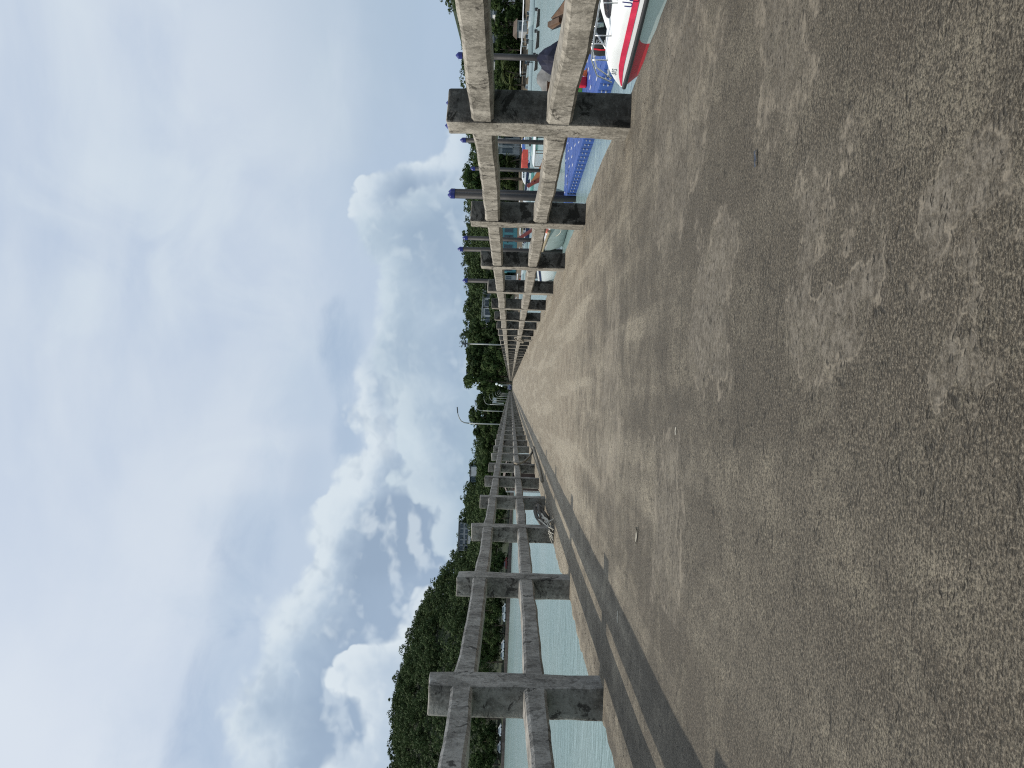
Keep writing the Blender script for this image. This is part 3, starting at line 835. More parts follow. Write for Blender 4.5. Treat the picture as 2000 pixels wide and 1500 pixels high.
def rail_mesh(side, y0, y1, zlo, zhi, seed):
    rg = random.Random(seed)
    from mathutils import noise as mn
    mb = MB(); rows = []
    w = 0.20
    xin = XR + 0.012 if side > 0 else XL - 0.012
    y = y0
    while True:
        k = (y - (4.95 if side > 0 else 5.29) + 0.13) / SP
        fade = 1.0 if y < 60 else 0.0
        bay = math.floor(k); ph = k - bay
        hs = math.sin(bay * 12.9898 + seed * 78.2) * 43758.5; hs -= math.floor(hs)
        sag = -0.014 * math.sin(math.pi * ph) * (0.3 + hs) + (hs - .5) * 0.012
        flare = 0.016 * (math.exp(-ph * 18) + math.exp(-(1 - ph) * 18)) * (1 if hs > 0.45 else -.2)
        nz = lambda a: mn.noise(Vector((y * 2.3, a * 7.7, seed))) * 0.010 * fade + mn.noise(Vector((y * 9.0, a * 3.1, seed))) * 0.0035 * fade
        c = 0.018
        zz0 = zlo + sag + nz(1) - flare; zz1 = zhi + sag + nz(2) + flare
        a = xin * 1.0 - side * (nz(3)); bq = xin + side * w
        sec = [(a, zz0 + c), (a, zz1 - c), (a + side * c, zz1), (bq - side * c, zz1), (bq, zz1 - c), (bq, zz0 + c), (bq - side * c, zz0), (a + side * c, zz0)]
        rows.append([(px, y, pz) for px, pz in sec])
        if y >= y1: break
        y += 0.11 if y < 24 else (0.71 if y < 80 else SP)
        y = min(y, y1)
    mb.grid(rows, close=True)
    mb.add(rows[0], [tuple(range(8))]); mb.add(rows[-1], [tuple(range(8))])
    return mb
def soften(o):
    o.data.polygons.foreach_set('use_smooth', [True] * len(o.data.polygons)); o.data.set_sharp_from_angle(angle=R(28)); return o
for side, y1st, lab in ((1, 4.95, 'sunlit tan concrete railing with black-fronted posts along the boat side of the pier'),
                        (-1, 5.29, 'shaded grey concrete railing casting its shadow on the deck, open water behind it')):
    t = empty('concrete_railing', (0, 0, 0)); tag(t, lab, 'railing', 'concrete railings of the pier')
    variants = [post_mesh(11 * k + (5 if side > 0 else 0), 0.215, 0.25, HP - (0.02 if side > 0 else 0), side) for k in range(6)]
    k = -2
    while True:
        y = y1st - 0.125 + SP * k
        if y > PIER_END - 1: break
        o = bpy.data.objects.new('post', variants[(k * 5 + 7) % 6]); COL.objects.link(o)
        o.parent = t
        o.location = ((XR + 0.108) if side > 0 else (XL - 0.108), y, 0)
        o.rotation_euler = (rnd.uniform(-.006, .006), rnd.uniform(-.008, .008), rnd.uniform(-.02, .02))
        k += 1
    zoff = 0.0 if side > 0 else 0.012
    for (nm, lo, hi, sd) in (('upper_rail', 0.845, 0.985, 1), ('lower_rail', 0.37, 0.505, 2)):
        soften(fixn(rail_mesh(side, -4.0, PIER_END - 1.5, lo + zoff, hi + zoff, sd + side * 3).build(nm, M_CONC if side > 0 else M_CONC_L, t)))

# lamps on the pier
def lamp_proto():
    t = empty('lamp_post', (0, -500, 0))
    p = MB(); p.tube([(0, 0, -0.3), (0, 0, 2.45)], 0.034, 10); p.build('pole', LAMPM, t, True)
    a = MB()
    a.tube([(0, 0, 2.45), (.02, 0, 2.7), (.10, 0, 2.88), (.24, 0, 2.98), (.42, 0, 3.06), (.55, 0, 3.09)], [.034, .03, .027, .024, .022, .02], 8)
    a.build('arm', LAMPM, t, True)
    h = MB(); h.bbox((0.70, 0, 3.11), (0.34, 0.13, 0.055), 0.02, Matrix.Rotation(-0.12, 3, 'Y')); h.build('lamp_head', ROOFD, t)
    return t
lamp0 = lamp_proto()
llabs = ['curved-arm lamp post nearest the camera, its head above the trees', 'second curved-arm lamp post along the shaded railing',
         'third curved-arm lamp post along the shaded railing', None]
for i in range(9):
    o = lamp0 if i == 0 else copy_tree(lamp0)
    o.location = (-2.14, 42.0 + 21 * i, 0.42)
    o.rotation_euler = (0, 0, 0)
    tag(o, llabs[i] if i < 3 else 'distant curved-arm lamp post in the row towards the pier end', 'lamp post', 'lamp posts along the shaded railing')
t = empty('lamp_post', (1.97, 37.5, 0.0)); tag(t, 'thin straight lamp post with a flat dark head on the sunny side', 'lamp post')
p = MB(); p.tube([(0, 0, -0.4), (0, 0, 2.9)], 0.032, 8); p.build('pole', LAMPM, t, True)
h = MB(); h.bbox((0, 0, 2.95), (0.34, 0.2, 0.09), 0.02); h.bbox((0, 0, 3.06), (.10, .16, .12), .02); h.build('lamp_head', ROOFD, t)

def globe_proto():
    t = empty('globe_lamp', (0, -500, 0))
    p = MB(); p.lathe([(0.09, 0), (0.05, .4), (0.045, 3.6), (.09, 3.65)], n=8); p.build('pole', LAMPM, t)
    g = MB(); g.lathe([(0.05, 3.65)] + [(0.36 * math.sin(a), 4.0 - 0.36 * math.cos(a)) for a in [0.3 + k * 0.27 for k in range(10)]] + [(0.02, 4.36)], n=14); g.build('globe', GLOBE, t, True)
    return t
g0 = globe_proto()
for i, (ix, iy, dep, lab) in enumerate(((970, 750, 225, 'largest of the three white globe lamps at the pier end'), (976, 752, 255, 'middle-sized white globe lamp of three at the pier end'), (980, 753.5, 280, 'smallest and farthest of three white globe lamps at the pier end'))):
    o = g0 if i == 0 else copy_tree(g0)
    p = at(ix, iy, dep)
    o.location = (p.x, p.y, p.z - 4.0) ; tag(o, lab, 'lamp', 'globe lamps at the pier end')

# ------------------------------------------------------------------ vehicle at the end of the pier
t = empty('parked_car', (-0.55, 252, 0.0)); tag(t, 'dark car parked across the far end of the pier, facing the camera', 'car')
b = MB(); rows = []
prof = [(-.85, .35), (-.88, .8), (-.8, 1.0), (-.62, 1.5), (-.5, 1.58), (.5, 1.58), (.62, 1.5), (.8, 1.0), (.88, .8), (.85, .35)]
for (y, k, zc) in ((-2.0, .92, .9), (-1.9, 1, 1.0), (-.9, 1, 1.05), (-.3, 1, 1.6), (1.3, 1, 1.6), (2.0, .95, 1.0)):
    rows.append([(x * k, y, min(z, zc)) for x, z in prof])
b.grid(rows); b.add(rows[0], [tuple(range(10))]); b.add(rows[-1], [tuple(range(10))])
fixn(b.build('body', NAVY, t))
b = MB(); b.box((0, -0.62, 1.3), (1.25, .04, .46), Matrix.Rotation(-.85, 3, 'X')); b.build('windscreen', WINDOW, t)
for sx in (-1, 1):
    b = MB(); b.bbox((sx * .62, -2.0, .75), (.3, .08, .14), .02); b.build('headlight', GLOBE, t)
    for sy in (-1.3, 1.3):
        b = MB(); b.tube([(sx * .72, sy, .32), (sx * .9, sy, .32)], .32, 14); b.build('wheel', BLACK, t)

# ------------------------------------------------------------------ floating dock and piles
DX0, DX1, DY0, DY1 = 8.72, 11.72, 13.5, 37.0
DZ = WATER + 0.40
t = empty('floating_dock', (0, 0, 0)); tag(t, 'long blue floating dock of square plastic floats beside the white speedboat', 'floating dock')
lug = MB(); rest = MB()
nx = 6; ny = int((DY1 - DY0) / 0.5)
fm = MB().bbox((0, 0, 0), (0.482, 0.482, 0.5), 0.045).mesh('float_cube', BLUE)
pm = MB().box((0, 0, 0), (0.035, 0.32, 0.014)).mesh('joint_pin', PIN)
nfl = npin = 0
for j in range(ny):
    for i in range(nx):
        cx = DX0 + 0.25 + i * 0.5 + (0.06 if i >= 5 else 0); cy = DY0 + 0.25 + j * 0.5
        p = (cx, cy, WATER + 0.15 + random.uniform(-.006, .006))
        if cy > 17.4 and nfl < 100:
            o = bpy.data.objects.new('float_cube', fm); COL.objects.link(o); o.parent = t; o.location = p; nfl += 1
        else: rest.bbox(p, (0.482, 0.482, 0.5), 0.045)
        if i < nx - 1 and (i * 2 + j) % 3 == 0 and random.random() < .85 and npin < 100:
            o = bpy.data.objects.new('joint_pin', pm); COL.objects.link(o); o.parent = t; npin += 1
            o.location = (DX0 + 0.5 * (i + 1), cy + random.uniform(-.05, .05), DZ + 0.003); o.scale = (1, random.uniform(.75, 1.25), 1)
o = rest.build('float_cubes', BLUE, t); o['kind'] = 'stuff'
for j in range(ny):
    cy = DY0 + j * 0.5
    lug.box((DX0 + 0.0, cy, WATER + 0.28), (0.05, 0.08, 0.03)); lug.box((DX0 + 0.01, cy + .05, WATER + 0.15), (0.04, 0.11, 0.035))
lug.build('edge_lugs', plain('grey_lugs', (.36, .38, .42), .6), t)

def pile_proto(h, r):
    t = empty('mooring_pile', (0, -500, 0))
    p = MB(); p.tube([(0, 0, -2.5), (0, 0, h)], r, 18); p.build('pile_shaft', PILE, t, True)
    c = MB(); c.lathe([(r + .012, h - .02), (r + .012, h + .16), (r * .98, h + .18), (r * .8, h + .21), (0.02, h + .30)], n=18); c.build('pile_cap', CAP, t)
    return t
pl0 = pile_proto(5.55, 0.145)
PILES = [(886, 107, 37.0, 'blue-capped steel pile standing nearest the frame edge, right of the front post'),
         (867, 200, 33.0, 'blue-capped pile mostly hidden behind the front post, only its tip showing'),
         (865, 242, 33.7, 'blue-capped pile hidden behind the front post, tip at the post edge'),
         (895, 272, 42.0, 'blue-capped pile just past the front post of the sunny railing'),
         (916, 328, 52.0, 'short-looking blue-capped pile between the front post and the paired piles, against the trees'),
         (919, 371, 55.0, 'thin blue-capped pile in the distance just beside the paired piles'),
         (872, 371.5, 37.0, 'farther of the two paired blue-capped piles at the dock end'),
         (870, 380, 34.6, 'nearer of the two paired blue-capped piles at the dock end'),
         (900, 464, 47.0, 'blue-capped pile before the teal building, shorter of the two there'),
         (890, 484, 43.0, 'blue-capped pile before the teal building, taller of the two there'),
         (900, 546, 47.6, 'blue-capped pile farthest along, near the hillside houses')]
for i, (ix, iy, dep, lab) in enumerate(PILES):
    o = pl0 if i == 0 else copy_tree(pl0)
    p = at(ix, iy, dep)
    o.location = (p.x, p.y, p.z - 5.95); o.rotation_euler = (rnd.uniform(-.004, .004), rnd.uniform(-.012, .004), 0)
    if dep > 40: o.scale = (0.86, 0.86, 1)
    tag(o, lab, 'mooring pile', 'mooring piles with blue caps')

# ------------------------------------------------------------------ lettering
def lettering(name, body, size, material, parent, loc, xdir, zdir, thick=0.004):
    c = bpy.data.curves.new(name, 'FONT'); c.body = body; c.size = size; c.extrude = thick; c.resolution_u = 4
    tmp = bpy.data.objects.new(name, c); COL.objects.link(tmp)
    bpy.context.view_layer.update()
    me = bpy.data.meshes.new_from_object(tmp.evaluated_get(bpy.context.evaluated_depsgraph_get()))
    bpy.data.objects.remove(tmp)
    me.materials.clear(); me.materials.append(material)
    o = bpy.data.objects.new(name, me); COL.objects.link(o); o.parent = parent
    x = Vector(xdir).normalized(); y = Vector(zdir); y = (y - x * y.dot(x)).normalized(); z = x.cross(y)
    o.matrix_local = Matrix(((x.x, y.x, z.x, loc[0]), (x.y, y.y, z.y, loc[1]), (x.z, y.z, z.z, loc[2]), (0, 0, 0, 1)))
    return o

# ------------------------------------------------------------------ the white speedboat in the foreground
def hero_boat():
    tip = at(1217, 168, 12.3)
    th = R(31)
    t = empty('speedboat', (tip.x, tip.y, WATER), th)
    tag(t, 'white speedboat with red stripes and a red bow moored closest beside the pier', 'speedboat')
    zr = tip.z - WATER
    L = 7.4
    def hb(s): return 0.03 + 1.22 * (1 - (1 - min(s / 5.2, 1)) ** 1.75)
    def keel(s):
        q = min(s / 2.6, 1); return zr - 0.03 - (zr + 0.25) * (1 - (1 - q) ** 1.9)
    def up(s): return 0.04 + 0.31 * (1 - (1 - min(s / 0.75, 1)) ** 2.0)
    ss = [0, .04, .1, .2, .35, .55, .8, 1.1, 1.5, 2, 2.6, 3.3, 4.2, 5.4, 6.4, L]
    hull = MB()
    for sd in (-1, 1):
        rows = []
        for s in ss:
            B = hb(s); k = keel(s); r = []
            for j in range(10):
                u = j / 9
                r.append((sd * (B * (1 - u) ** (0.62 + 0.25 * min(s / 3, 1)) * (1 - 0.06 * u)), -s - 0.0, zr + (k - zr) * u ** 1.05))
            rows.append(r)
        hull.grid(rows)
        hull.add(rows[-1] + [(0, -L, zr)], [tuple(range(11))])
    # paint: red bow, red line under the rubber, pale hull aft
    mm, n, bs = mat('red_and_white_hull')
    tc = n.new('ShaderNodeTexCoord').outputs['Object']; sp = n.new('ShaderNodeSeparateXYZ'); n.put(sp.inputs[0], tc)
    dx = n.math('SUBTRACT', n.math('MULTIPLY', sp.outputs['Y'], -1.0), 0.98)
    dz = n.math('SUBTRACT', zr - 0.055, sp.outputs['Z'])
    rr = 0.2
    a = n.math('MAXIMUM', n.math('SUBTRACT', rr, dx), 0.0); c = n.math('MAXIMUM', n.math('SUBTRACT', rr, dz), 0.0)
    dist = n.math('SQRT', n.math('ADD', n.math('MULTIPLY', a, a), n.math('MULTIPLY', c, c)))
    wear = n.smooth(n.noise(tc, 3.0, 5), 0.3, 0.8, 0, 0.15)
    redc = n.mix(wear, (0.62, 0.014, 0.03), (0.45, 0.02, 0.03))
    chips = n.smooth(n.noise(tc, 14.0, 3), 0.73, 0.76)
    redc = n.mix(chips, redc, (0.7, 0.6, 0.6))
    n.put(bs.inputs['Base Color'], n.mix(n.smooth(dist, rr - .006, rr + .006), n.mix(wear, (0.58, 0.62, 0.61), (0.48, 0.52, 0.50)), redc))
    bs.inputs['Roughness'].default_value = 0.35
    fixn(hull.build('hull', mm, t, True))
    tops = MB()
    rows = []
    for s in ss:
        B = hb(s); h = up(s); r = []
        prof = [(1.0, 0.02), (0.985, 0.3), (0.95, 0.62), (0.89, 0.86), (0.80, 0.97), (0.62, 1.0), (0.3, 1.06), (0.0, 1.08)]
        pts = [(B * fx, zr + h * fz) for fx, fz in prof]
        r = [(-x, -s, z) for x, z in pts] + [(x, -s, z) for x, z in reversed(pts[:-1])]
        rows.append(r)
    tops.grid(rows)
    tops.add(rows[-1], [tuple(range(15))]); tops.add(rows[0], [tuple(range(15))])
    fixn(tops.build('topsides', WHITE, t, True))
    for sd in (-1, 1):
        rub = MB(); rub.tube([(sd * (hb(s) + .012), -s, zr - .012) for s in ss], 0.034, 8); rub.build('rubbing_strake', BLACK, t, True)
        st = MB(); rows = []
        for s in ss[1:]:
            B = hb(s); h = up(s)
            rows.append([(sd * (B * 0.992 + .006), -s - .0, zr + h * .20 + .012), (sd * (B * .972 + .006), -s, zr + h * .44 + .012)])
        st.grid(rows); st.build('red_stripe', STRIPE, t)
    # low cabin with a row of dark windows
    cab = MB(); rows = []
    def cb(s): return 0.12 + 0.62 * (1 - (1 - min((s - 1.05) / 2.2, 1)) ** 2)
    cs = [1.05, 1.2, 1.45, 1.8, 2.3, 3.0, 4.0, 5.0]
    def ch(s): return 0.05 + 0.48 * (1 - (1 - min((s - 1.05) / 2.0, 1)) ** 1.6)
    for s in cs:
        z0 = zr + up(s) * 0.99; w = cb(s); h = ch(s)
        half = [(w, z0), (w * .96, z0 + h * .15), (w * .80, z0 + h * .8), (w * .7, z0 + h), (0, z0 + h * 1.08)]
        rows.append([(-x, -s, z) for x, z in half] + [(x, -s, z) for x, z in reversed(half[:-1])])
    cab.grid(rows); cab.add(rows[0], [tuple(range(9))]); cab.add(rows[-1], [tuple(range(9))])
    fixn(cab.build('cabin', WHITE, t, False))
    for (a0, a1) in ((1.32, 1.72), (1.84, 2.75), (2.9, 4.0)):
        for sd in (-1, 1):
            w_ = MB(); rows = []
            for k in range(7):
                s = a0 + (a1 - a0) * k / 6; z0 = zr + up(s) * .99; w = cb(s); h = ch(s)
                ins = 0.10 if k in (0, 6) else 0.0
                rows.append([(sd * (w * .935 + .008), -s, z0 + h * (.26 + ins)), (sd * (w * .825 + .008), -s, z0 + h * (.72 - ins))])
            w_.grid(rows); w_.build('window', GLASS, t)
    rl = MB()
    for sd in (-1, 1):
        g = [(sd * hb(s) * .74, -s, zr + up(s) + .24) for s in (0.25, .6, 1.1, 1.7, 2.4, 3.2, 4.0)]
        rl.tube([(sd * .05, -0.10, zr + .2)] + g, 0.013, 7)
        for p in g[1:]: rl.tube([(p[0], p[1], p[2] - .25), p], 0.011, 6)
    rl.build('bow_rail', STEEL, t, True)
    lettering('boat_name', 'ปลุกศ', 0.19, LETTER, t, (-(hb(1.95) * .985 + .032), -1.80, zr + .175), (-(hb(2.6) - hb(1.95)) / .65, -1.0, 0), (0.10, 0, 1), 0.003)
    lettering('bow_number', '315', 0.11, LETTERG, t, (-(hb(.30) * .93 + .012), -.30, zr + .17), (-(hb(.8) - hb(.3)) / .5 * .9, -1.0, 0), (0.12, 0, 1), 0.003)
    return t
hero_boat()

# boarding frame of steel tubes between the speedboat and the dock
def px(ix, iy, d): return at(ix, iy, d)
t = empty('boarding_frame', (0, 0, 0)); tag(t, 'steel tube boarding frame beside the speedboat cabin, above the dock', 'frame')
base = px(1192, 108, 14.0)
f = MB()
f.tube([px(1158, 54, 14.2), px(1191, 106, 14.0)], 0.02, 8)
f.tube([px(1161, 44, 14.2), px(1178, 30, 14.4)], 0.018, 8)
f.tube([px(1191, 62, 14.1), px(1192, 112, 14.0), px(1188, 150, 14.0)], 0.018, 8)
f.build('brace', STEEL, t, True)
f = MB(); f.tube([px(1158, 50, 14.2), px(1179, 48, 14.2)], 0.05, 12); f.build('roller', STEEL, t, True)
f = MB(); f.tube([px(1191, 62, 14.1), px(1225, 62, 14.1), px(1262, 60, 14.1)], 0.018, 8); f.build('leg', STEEL, t, True)

# outboard motor on the dock edge
c0 = px(1173, 80, 14.6)
t = empty('outboard_motor'); tag(t, 'black outboard motor tilted up behind the speedboat bow, white lettering on it', 'outboard motor')
xa = Vector((.42, .90, 0)).normalized(); ya = Vector((0, 0, 1)); za = xa.cross(ya)
t.matrix_world = Matrix(((xa.x, ya.x, za.x, c0.x), (xa.y, ya.y, za.y, c0.y), (xa.z, ya.z, za.z, c0.z), (0, 0, 0, 1)))
ob = MB(); rows = []
for (y, w, h0, h1) in ((-.30, .12, -.16, .12), (-.24, .19, -.24, .2), (0, .22, -.27, .25), (.2, .2, -.24, .22), (.30, .1, -.14, .14)):
    rows.append([(w * math.cos(a), y, (h0 + h1) / 2 + (h1 - h0) / 2 * math.sin(a)) for a in [k * math.pi / 8 for k in range(16)]])
ob.grid(rows, close=True); ob.add(rows[0], [tuple(range(16))]); ob.add(rows[-1], [tuple(range(16))])
fixn(ob.build('cowling', BLACK, t, True))
ob = MB(); ob.bbox((0, .02, .6), (.14, .26, .8), .04); ob.bbox((0, .02, 1.0), (.1, .3, .3), .03); ob.build('drive_leg', BLACK, t)
ob = MB()
rows = [[(-(w + .008) * math.cos(a), y, (h0 + h1) / 2 + ((h1 - h0) / 2 + .008) * math.sin(a)) for a in (-.62, -.5)] for (y, w, h0, h1) in ((-.24, .19, -.24, .2), (0, .22, -.27, .25), (.2, .2, -.24, .22))]
ob.grid(rows); ob.build('red_stripe', RED, t)
lettering('lettering', 'SUZUKI', 0.105, LETTERW, t, (-.228, .2, -.05), (0, -1, 0), (.12, 0, 1), .003)
# things on the dock
def lathe_thing(name, mat_, prof, loc, label, cat, parts=()):
    b = MB(); b.lathe(prof, n=14); o = b.build(name, mat_, None, True); o.location = loc; tag(o, label, cat); return o
p = at_z(1146, 161, DZ)
t = empty('fuel_can', (p.x, p.y, DZ)); tag(t, 'bright red fuel can standing on the blue dock', 'fuel can')
b = MB(); b.bbox((0, 0, .2), (.34, .22, .40), .05); b.build('can_body', RED, t, True)
b = MB(); b.tube([(-.1, 0, .38), (-.1, 0, .46), (.06, 0, .46), (.06, 0, .38)], .018, 6); b.build('handle', RED, t)
b = MB(); b.tube([(.13, 0, .38), (.13, 0, .45)], .03, 8); b.build('cap', BLACK, t)
p = at_z(1146, 149, DZ)
lathe_thing('marker_cone', ORANGE, [(.16, 0), (.16, .03), (.11, .035), (.03, .36), (.025, .37)], (p.x + .1, p.y, DZ), 'orange cone on the blue dock next to the red can', 'cone')
p = at_z(1137, 174, DZ)
t = empty('crate', (p.x, p.y, DZ)); tag(t, 'small green and blue crate on the dock, left of the red can', 'crate')
b = MB(); b.bbox((0, 0, .10), (.34, .26, .2), .02); b.build('crate_body', GREEN, t)
b = MB(); b.bbox((0, 0, .235), (.3, .2, .06), .02); b.build('lid', CAP, t)

# ------------------------------------------------------------------ other boats
def hull_rows(L, B, H, rise, n=12, full=2.2):
    rows = []
    for i in range(n + 1):
        s = i / n
        hbm = B / 2 * (1 - max(0, (s - .4) / .6) ** full * 0.97) * (0.9 + 0.1 * min(s / .3, 1))
        zs = H + rise * s ** 2.2; kz = -0.25 + (zs + .20) * max(0, (s - .62) / .38) ** 2.4
        rows.append((s * L - L / 2, hbm, zs, kz))
    return rows
def boat(name, label, L, B, H, rise, hullm, deckm, canopy=None, canopy_h=1.7, stripe=None, cabin=False, motor=True, group=None, cat='boat', screen=True, span=(-.3, .2)):
    t = empty(name); tag(t, label, cat, group)
    rs = hull_rows(L, B, H, rise)
    h = MB()
    rows = []
    for (y, b, zs, kz) in rs:
        r = [(b, zs), (b * .97, zs * .75 + kz * .25), (b * .80, zs * .35 + kz * .65), (b * .45, kz + .06), (0, kz)]
        rows.append([(-x, y, z) for x, z in r] + [(x, y, z) for x, z in reversed(r[:-1])])
    h.grid(rows); h.add(rows[0], [tuple(range(9))])
    fixn(h.build('hull', hullm, t, True))
    d = MB(); rows = []
    for (y, b, zs, kz) in rs:
        dz = 0.04 if y > L * .12 else 0.28
        rows.append([(-b * .98, y, zs), (-b * .82, y, zs + .015), (-b * .78, y, zs - dz), (b * .78, y, zs - dz), (b * .82, y, zs + .015), (b * .98, y, zs)])
    d.grid(rows); fixn(d.build('deck', deckm, t))
    if stripe:
        for sd in (-1, 1):
            s_ = MB(); s_.grid([[(sd * (b * 1.0 + .012), y, zs - .10), (sd * (b * .985 + .012), y, zs - .22)] for (y, b, zs, kz) in rs]); s_.build('stripe', stripe, t)
    if cabin:
        c = MB(); rows = []
        for (y, w, z) in ((L * .28, B * .2, .15), (L * .20, B * .28, .55), (L * .05, B * .33, .95), (-L * .16, B * .33, .95), (-L * .17, B * .33, .2)):
            rows.append([(-w, y, H - .05), (-w * .95, y, H + z * .9), (0, y, H + z), (w * .95, y, H + z * .9), (w, y, H - .05)])
        c.grid(rows); fixn(c.build('cabin', deckm, t))
        for sd in (-1, 1):
            for k in range(3):
                w_ = MB(); w_.box((sd * B * .325, L * (.03 - .07 * k), H + .6), (.05, L * .05, .3)); w_.build('window', WINDOW, t)
    elif screen:
        w_ = MB(); w_.grid([[(x, L * .13 - abs(x) * .35, H + .1), (x * .92, L * .10 - abs(x) * .35, H + .5)] for x in (-B * .36, -B * .18, 0, B * .18, B * .36)]); w_.build('windscreen', WINDOW, t)
        c = MB(); c.bbox((0, L * .04, H + .12), (.5, .4, .6), .05); c.build('console', deckm, t)
    if canopy:
        c = MB(); rows = []
        for k in range(7):
            y = L * (span[0] + (span[1] - span[0]) * k / 6)
            e = -.06 if k in (0, 6) else 0
            rows.append([(B * .46 * a, y, H + canopy_h + e - .12 * a * a) for a in (-1, -.6, 0, .6, 1)])
        c.grid(rows); c.grid([[(x, y, z - .06) for x, y, z in r] for r in rows])
        cn = c.build('canopy', canopy, t)
        for sx in (-1, 1):
            for q in (span[0] + .03, span[1] - .03):
                p_ = MB(); p_.tube([(sx * B * .42, L * q, H - .1), (sx * B * .42, L * q, H + canopy_h - .12)], .03, 6); p_.build('canopy_post', STEEL, cn)
    if motor:
        for sx in ((-.35, .35) if L > 5 else (0,)):
            m_ = MB(); m_.bbox((sx, -L / 2 - .2, H + .15), (.34, .5, .5), .1); m_.bbox((sx, -L / 2 - .15, H - .4), (.12, .2, .8), .03); m_.build('outboard_motor', BLACK, t, True)
    return t
def moor(t, ix, iy, z=WATER, rz=0.0, depth=None):
    p = at_z(ix, iy, z) if depth is None else at(ix, iy, depth)
    t.location = (p.x, p.y, WATER); t.rotation_euler = (0, 0, R(rz)); return t

t = boat('dinghy', 'low black tender between the white speedboat and the blue dock', 2.8, 1.3, .42, .12, BLACK, BLACK, None, motor=False, screen=False, cat='dinghy')
t.location = (7.45, 15.6, WATER); t.rotation_euler = (0, 0, R(8))
GB = 'white speedboats with canopies moored off the beach'
b1 = boat('speedboat', 'white speedboat with a flat canopy, rightmost of the row off the beach', 6.4, 2.1, 0.75, .25, WHITE, WHITE, WHITE, 1.15, None, group=GB, span=(-.46, .34)); moor(b1, 1044, 22, rz=84)
b2 = boat('speedboat', 'white speedboat with a flat canopy, middle of the row off the beach', 6.4, 2.1, 0.75, .25, WHITE, WHITE, WHITE, 1.2, None, group=GB, span=(-.46, .34)); moor(b2, 1041, 68, rz=98)
b3 = boat('speedboat', 'pale grey hulled speedboat with a long white canopy beside the first mooring pile', 6.8, 2.1, 0.75, .2, GREYW, WHITE, WHITE, 1.3, None, group=GB, span=(-.48, .42)); moor(b3, 1040, 118, rz=90)
b3b = boat('speedboat', 'long low white boat moored beneath the large palm', 7.2, 2.0, 0.55, .2, WHITE, GREYW, None, group=None, screen=True); moor(b3b, 1039, 165, rz=86)
for q in (b1, b2, b3, b3b): q.scale = (1.3, 1.3, 1.5)
GD = 'small dinghies drifting in front of the beach boats'
for i, (ix, iy, lab) in enumerate(((1054, 38, 'small white dinghy with an outboard, rightmost of the three afloat'), (1053, 80, 'small white dinghy with an outboard, middle of the three afloat'), (1050, 124, 'small white dinghy near the dark covered boat, leftmost of the three afloat'))):
    d = boat('dinghy', lab, 2.9, 1.2, 0.42, .16, WALLSTONE, WHITE, None, motor=True, screen=False, group=GD, cat='dinghy'); moor(d, ix, iy, rz=92 + 4 * i)
GE = 'small white boats lying close along the beach'
for i, (iy, ix) in enumerate(((8, 1034), (48, 1033), (92, 1032), (140, 1031), (282, 1030), (306, 1029), (330, 1028), (398, 1026), (418, 1026))):
    q = boat('speedboat', 'small white boat lying close in along the beach behind the other boats', 5.0, 1.8, .7, .25, (WHITE, GREYW)[i % 2], WHITE, (None, WHITE, None)[i % 3], 1.2, None, group=GE); moor(q, ix, iy, rz=75 + 13 * (i % 4))
# longtail boats beyond the dock
def longtail(label, L, B, hullm, inner, prow_len, roof=None, prowm=None, roof_h=1.35, group=None):
    t = empty('longtail_boat'); tag(t, label, 'longtail boat', group)
    n = 16; rows = []; inn = []
    for i in range(n + 1):
        s = i / n
        b = B / 2 * math.sin(math.pi * min(0.2 + s * .72, .97)) ** .8; zs = .62 + 1.0 * max(0, (s - .6) / .4) ** 2; kz = -.2 + (zs + .05) * max(0, (s - .72) / .28) ** 2
        y = (s - .5) * L
        r = [(b, zs), (b * .9, zs * .6 + kz * .4), (b * .55, kz + .05), (0, kz)]
        rows.append([(-x, y, z) for x, z in r] + [(x, y, z) for x, z in reversed(r[:-1])])
        inn.append([(-b * .97, y, zs - .01), (-b * .7, y, zs * .5 + kz * .5), (0, y, kz + .12), (b * .7, y, zs * .5 + kz * .5), (b * .97, y, zs - .01)])
    h = MB(); h.grid(rows); h.add(rows[0], [tuple(range(7))]); fixn(h.build('hull', hullm, t, True))
    d = MB(); d.grid(inn); d.build('inside', inner, t)
    pr = MB(); a = R(48)
    q = Vector((0, L * .47, 1.25)); e = q + Vector((0, math.cos(a), math.sin(a))) * prow_len
    pr.bbox((q + e) / 2, (.20, prow_len, .24), .02, Matrix.Rotation(a, 3, 'X')); pr.build('prow', prowm or hullm, t)
    if roof:
        c = MB(); rr = []
        for k in range(5):
            y = L * (-.22 + .42 * k / 4); rr.append([(B * .5 * x, y, .6 + roof_h - .16 * x * x) for x in (-1, -.5, 0, .5, 1)])
        c.grid(rr); c.grid([[(x, y, z - .05) for x, y, z in r] for r in rr]); cn = c.build('roof', roof, t)
        for sx in (-1, 1):
            for y in (-.2, 0, .19):
                p_ = MB(); p_.tube([(sx * B * .45, L * y, .4), (sx * B * .45, L * y, .6 + roof_h - .14)], .03, 6); p_.build('roof_post', WOOD, cn)
    return t
t = longtail('black longtail boat along the far side of the blue dock, brown square prow raised', 9.5, 1.5, DARK, WOOD, 0.55, WHITE, WOOD, 1.2)
p = at(1079, 43, 30.0); t.location = (13.9, 30.6 - 6.6, WATER); t.rotation_euler = (0, 0, R(4))
t = longtail('varnished brown longtail boat with a pale roof, seen below the coral awning', 8.5, 1.5, DARKRED, ORANGEW, .8, GREYW, DARKRED, 1.0)
t.location = (18.0, 57.0, WATER); t.rotation_euler = (0, 0, R(28))
t = longtail('dark red longtail boat with a tilted red prow before the teal building', 9.0, 1.6, DARKRED, WOOD, 2.2, None, DARKRED)
p = at(1034, 447, 66); t.location = (p.x + 2.6, p.y - 3.6, WATER - .2); t.rotation_euler = (0, 0, R(38))
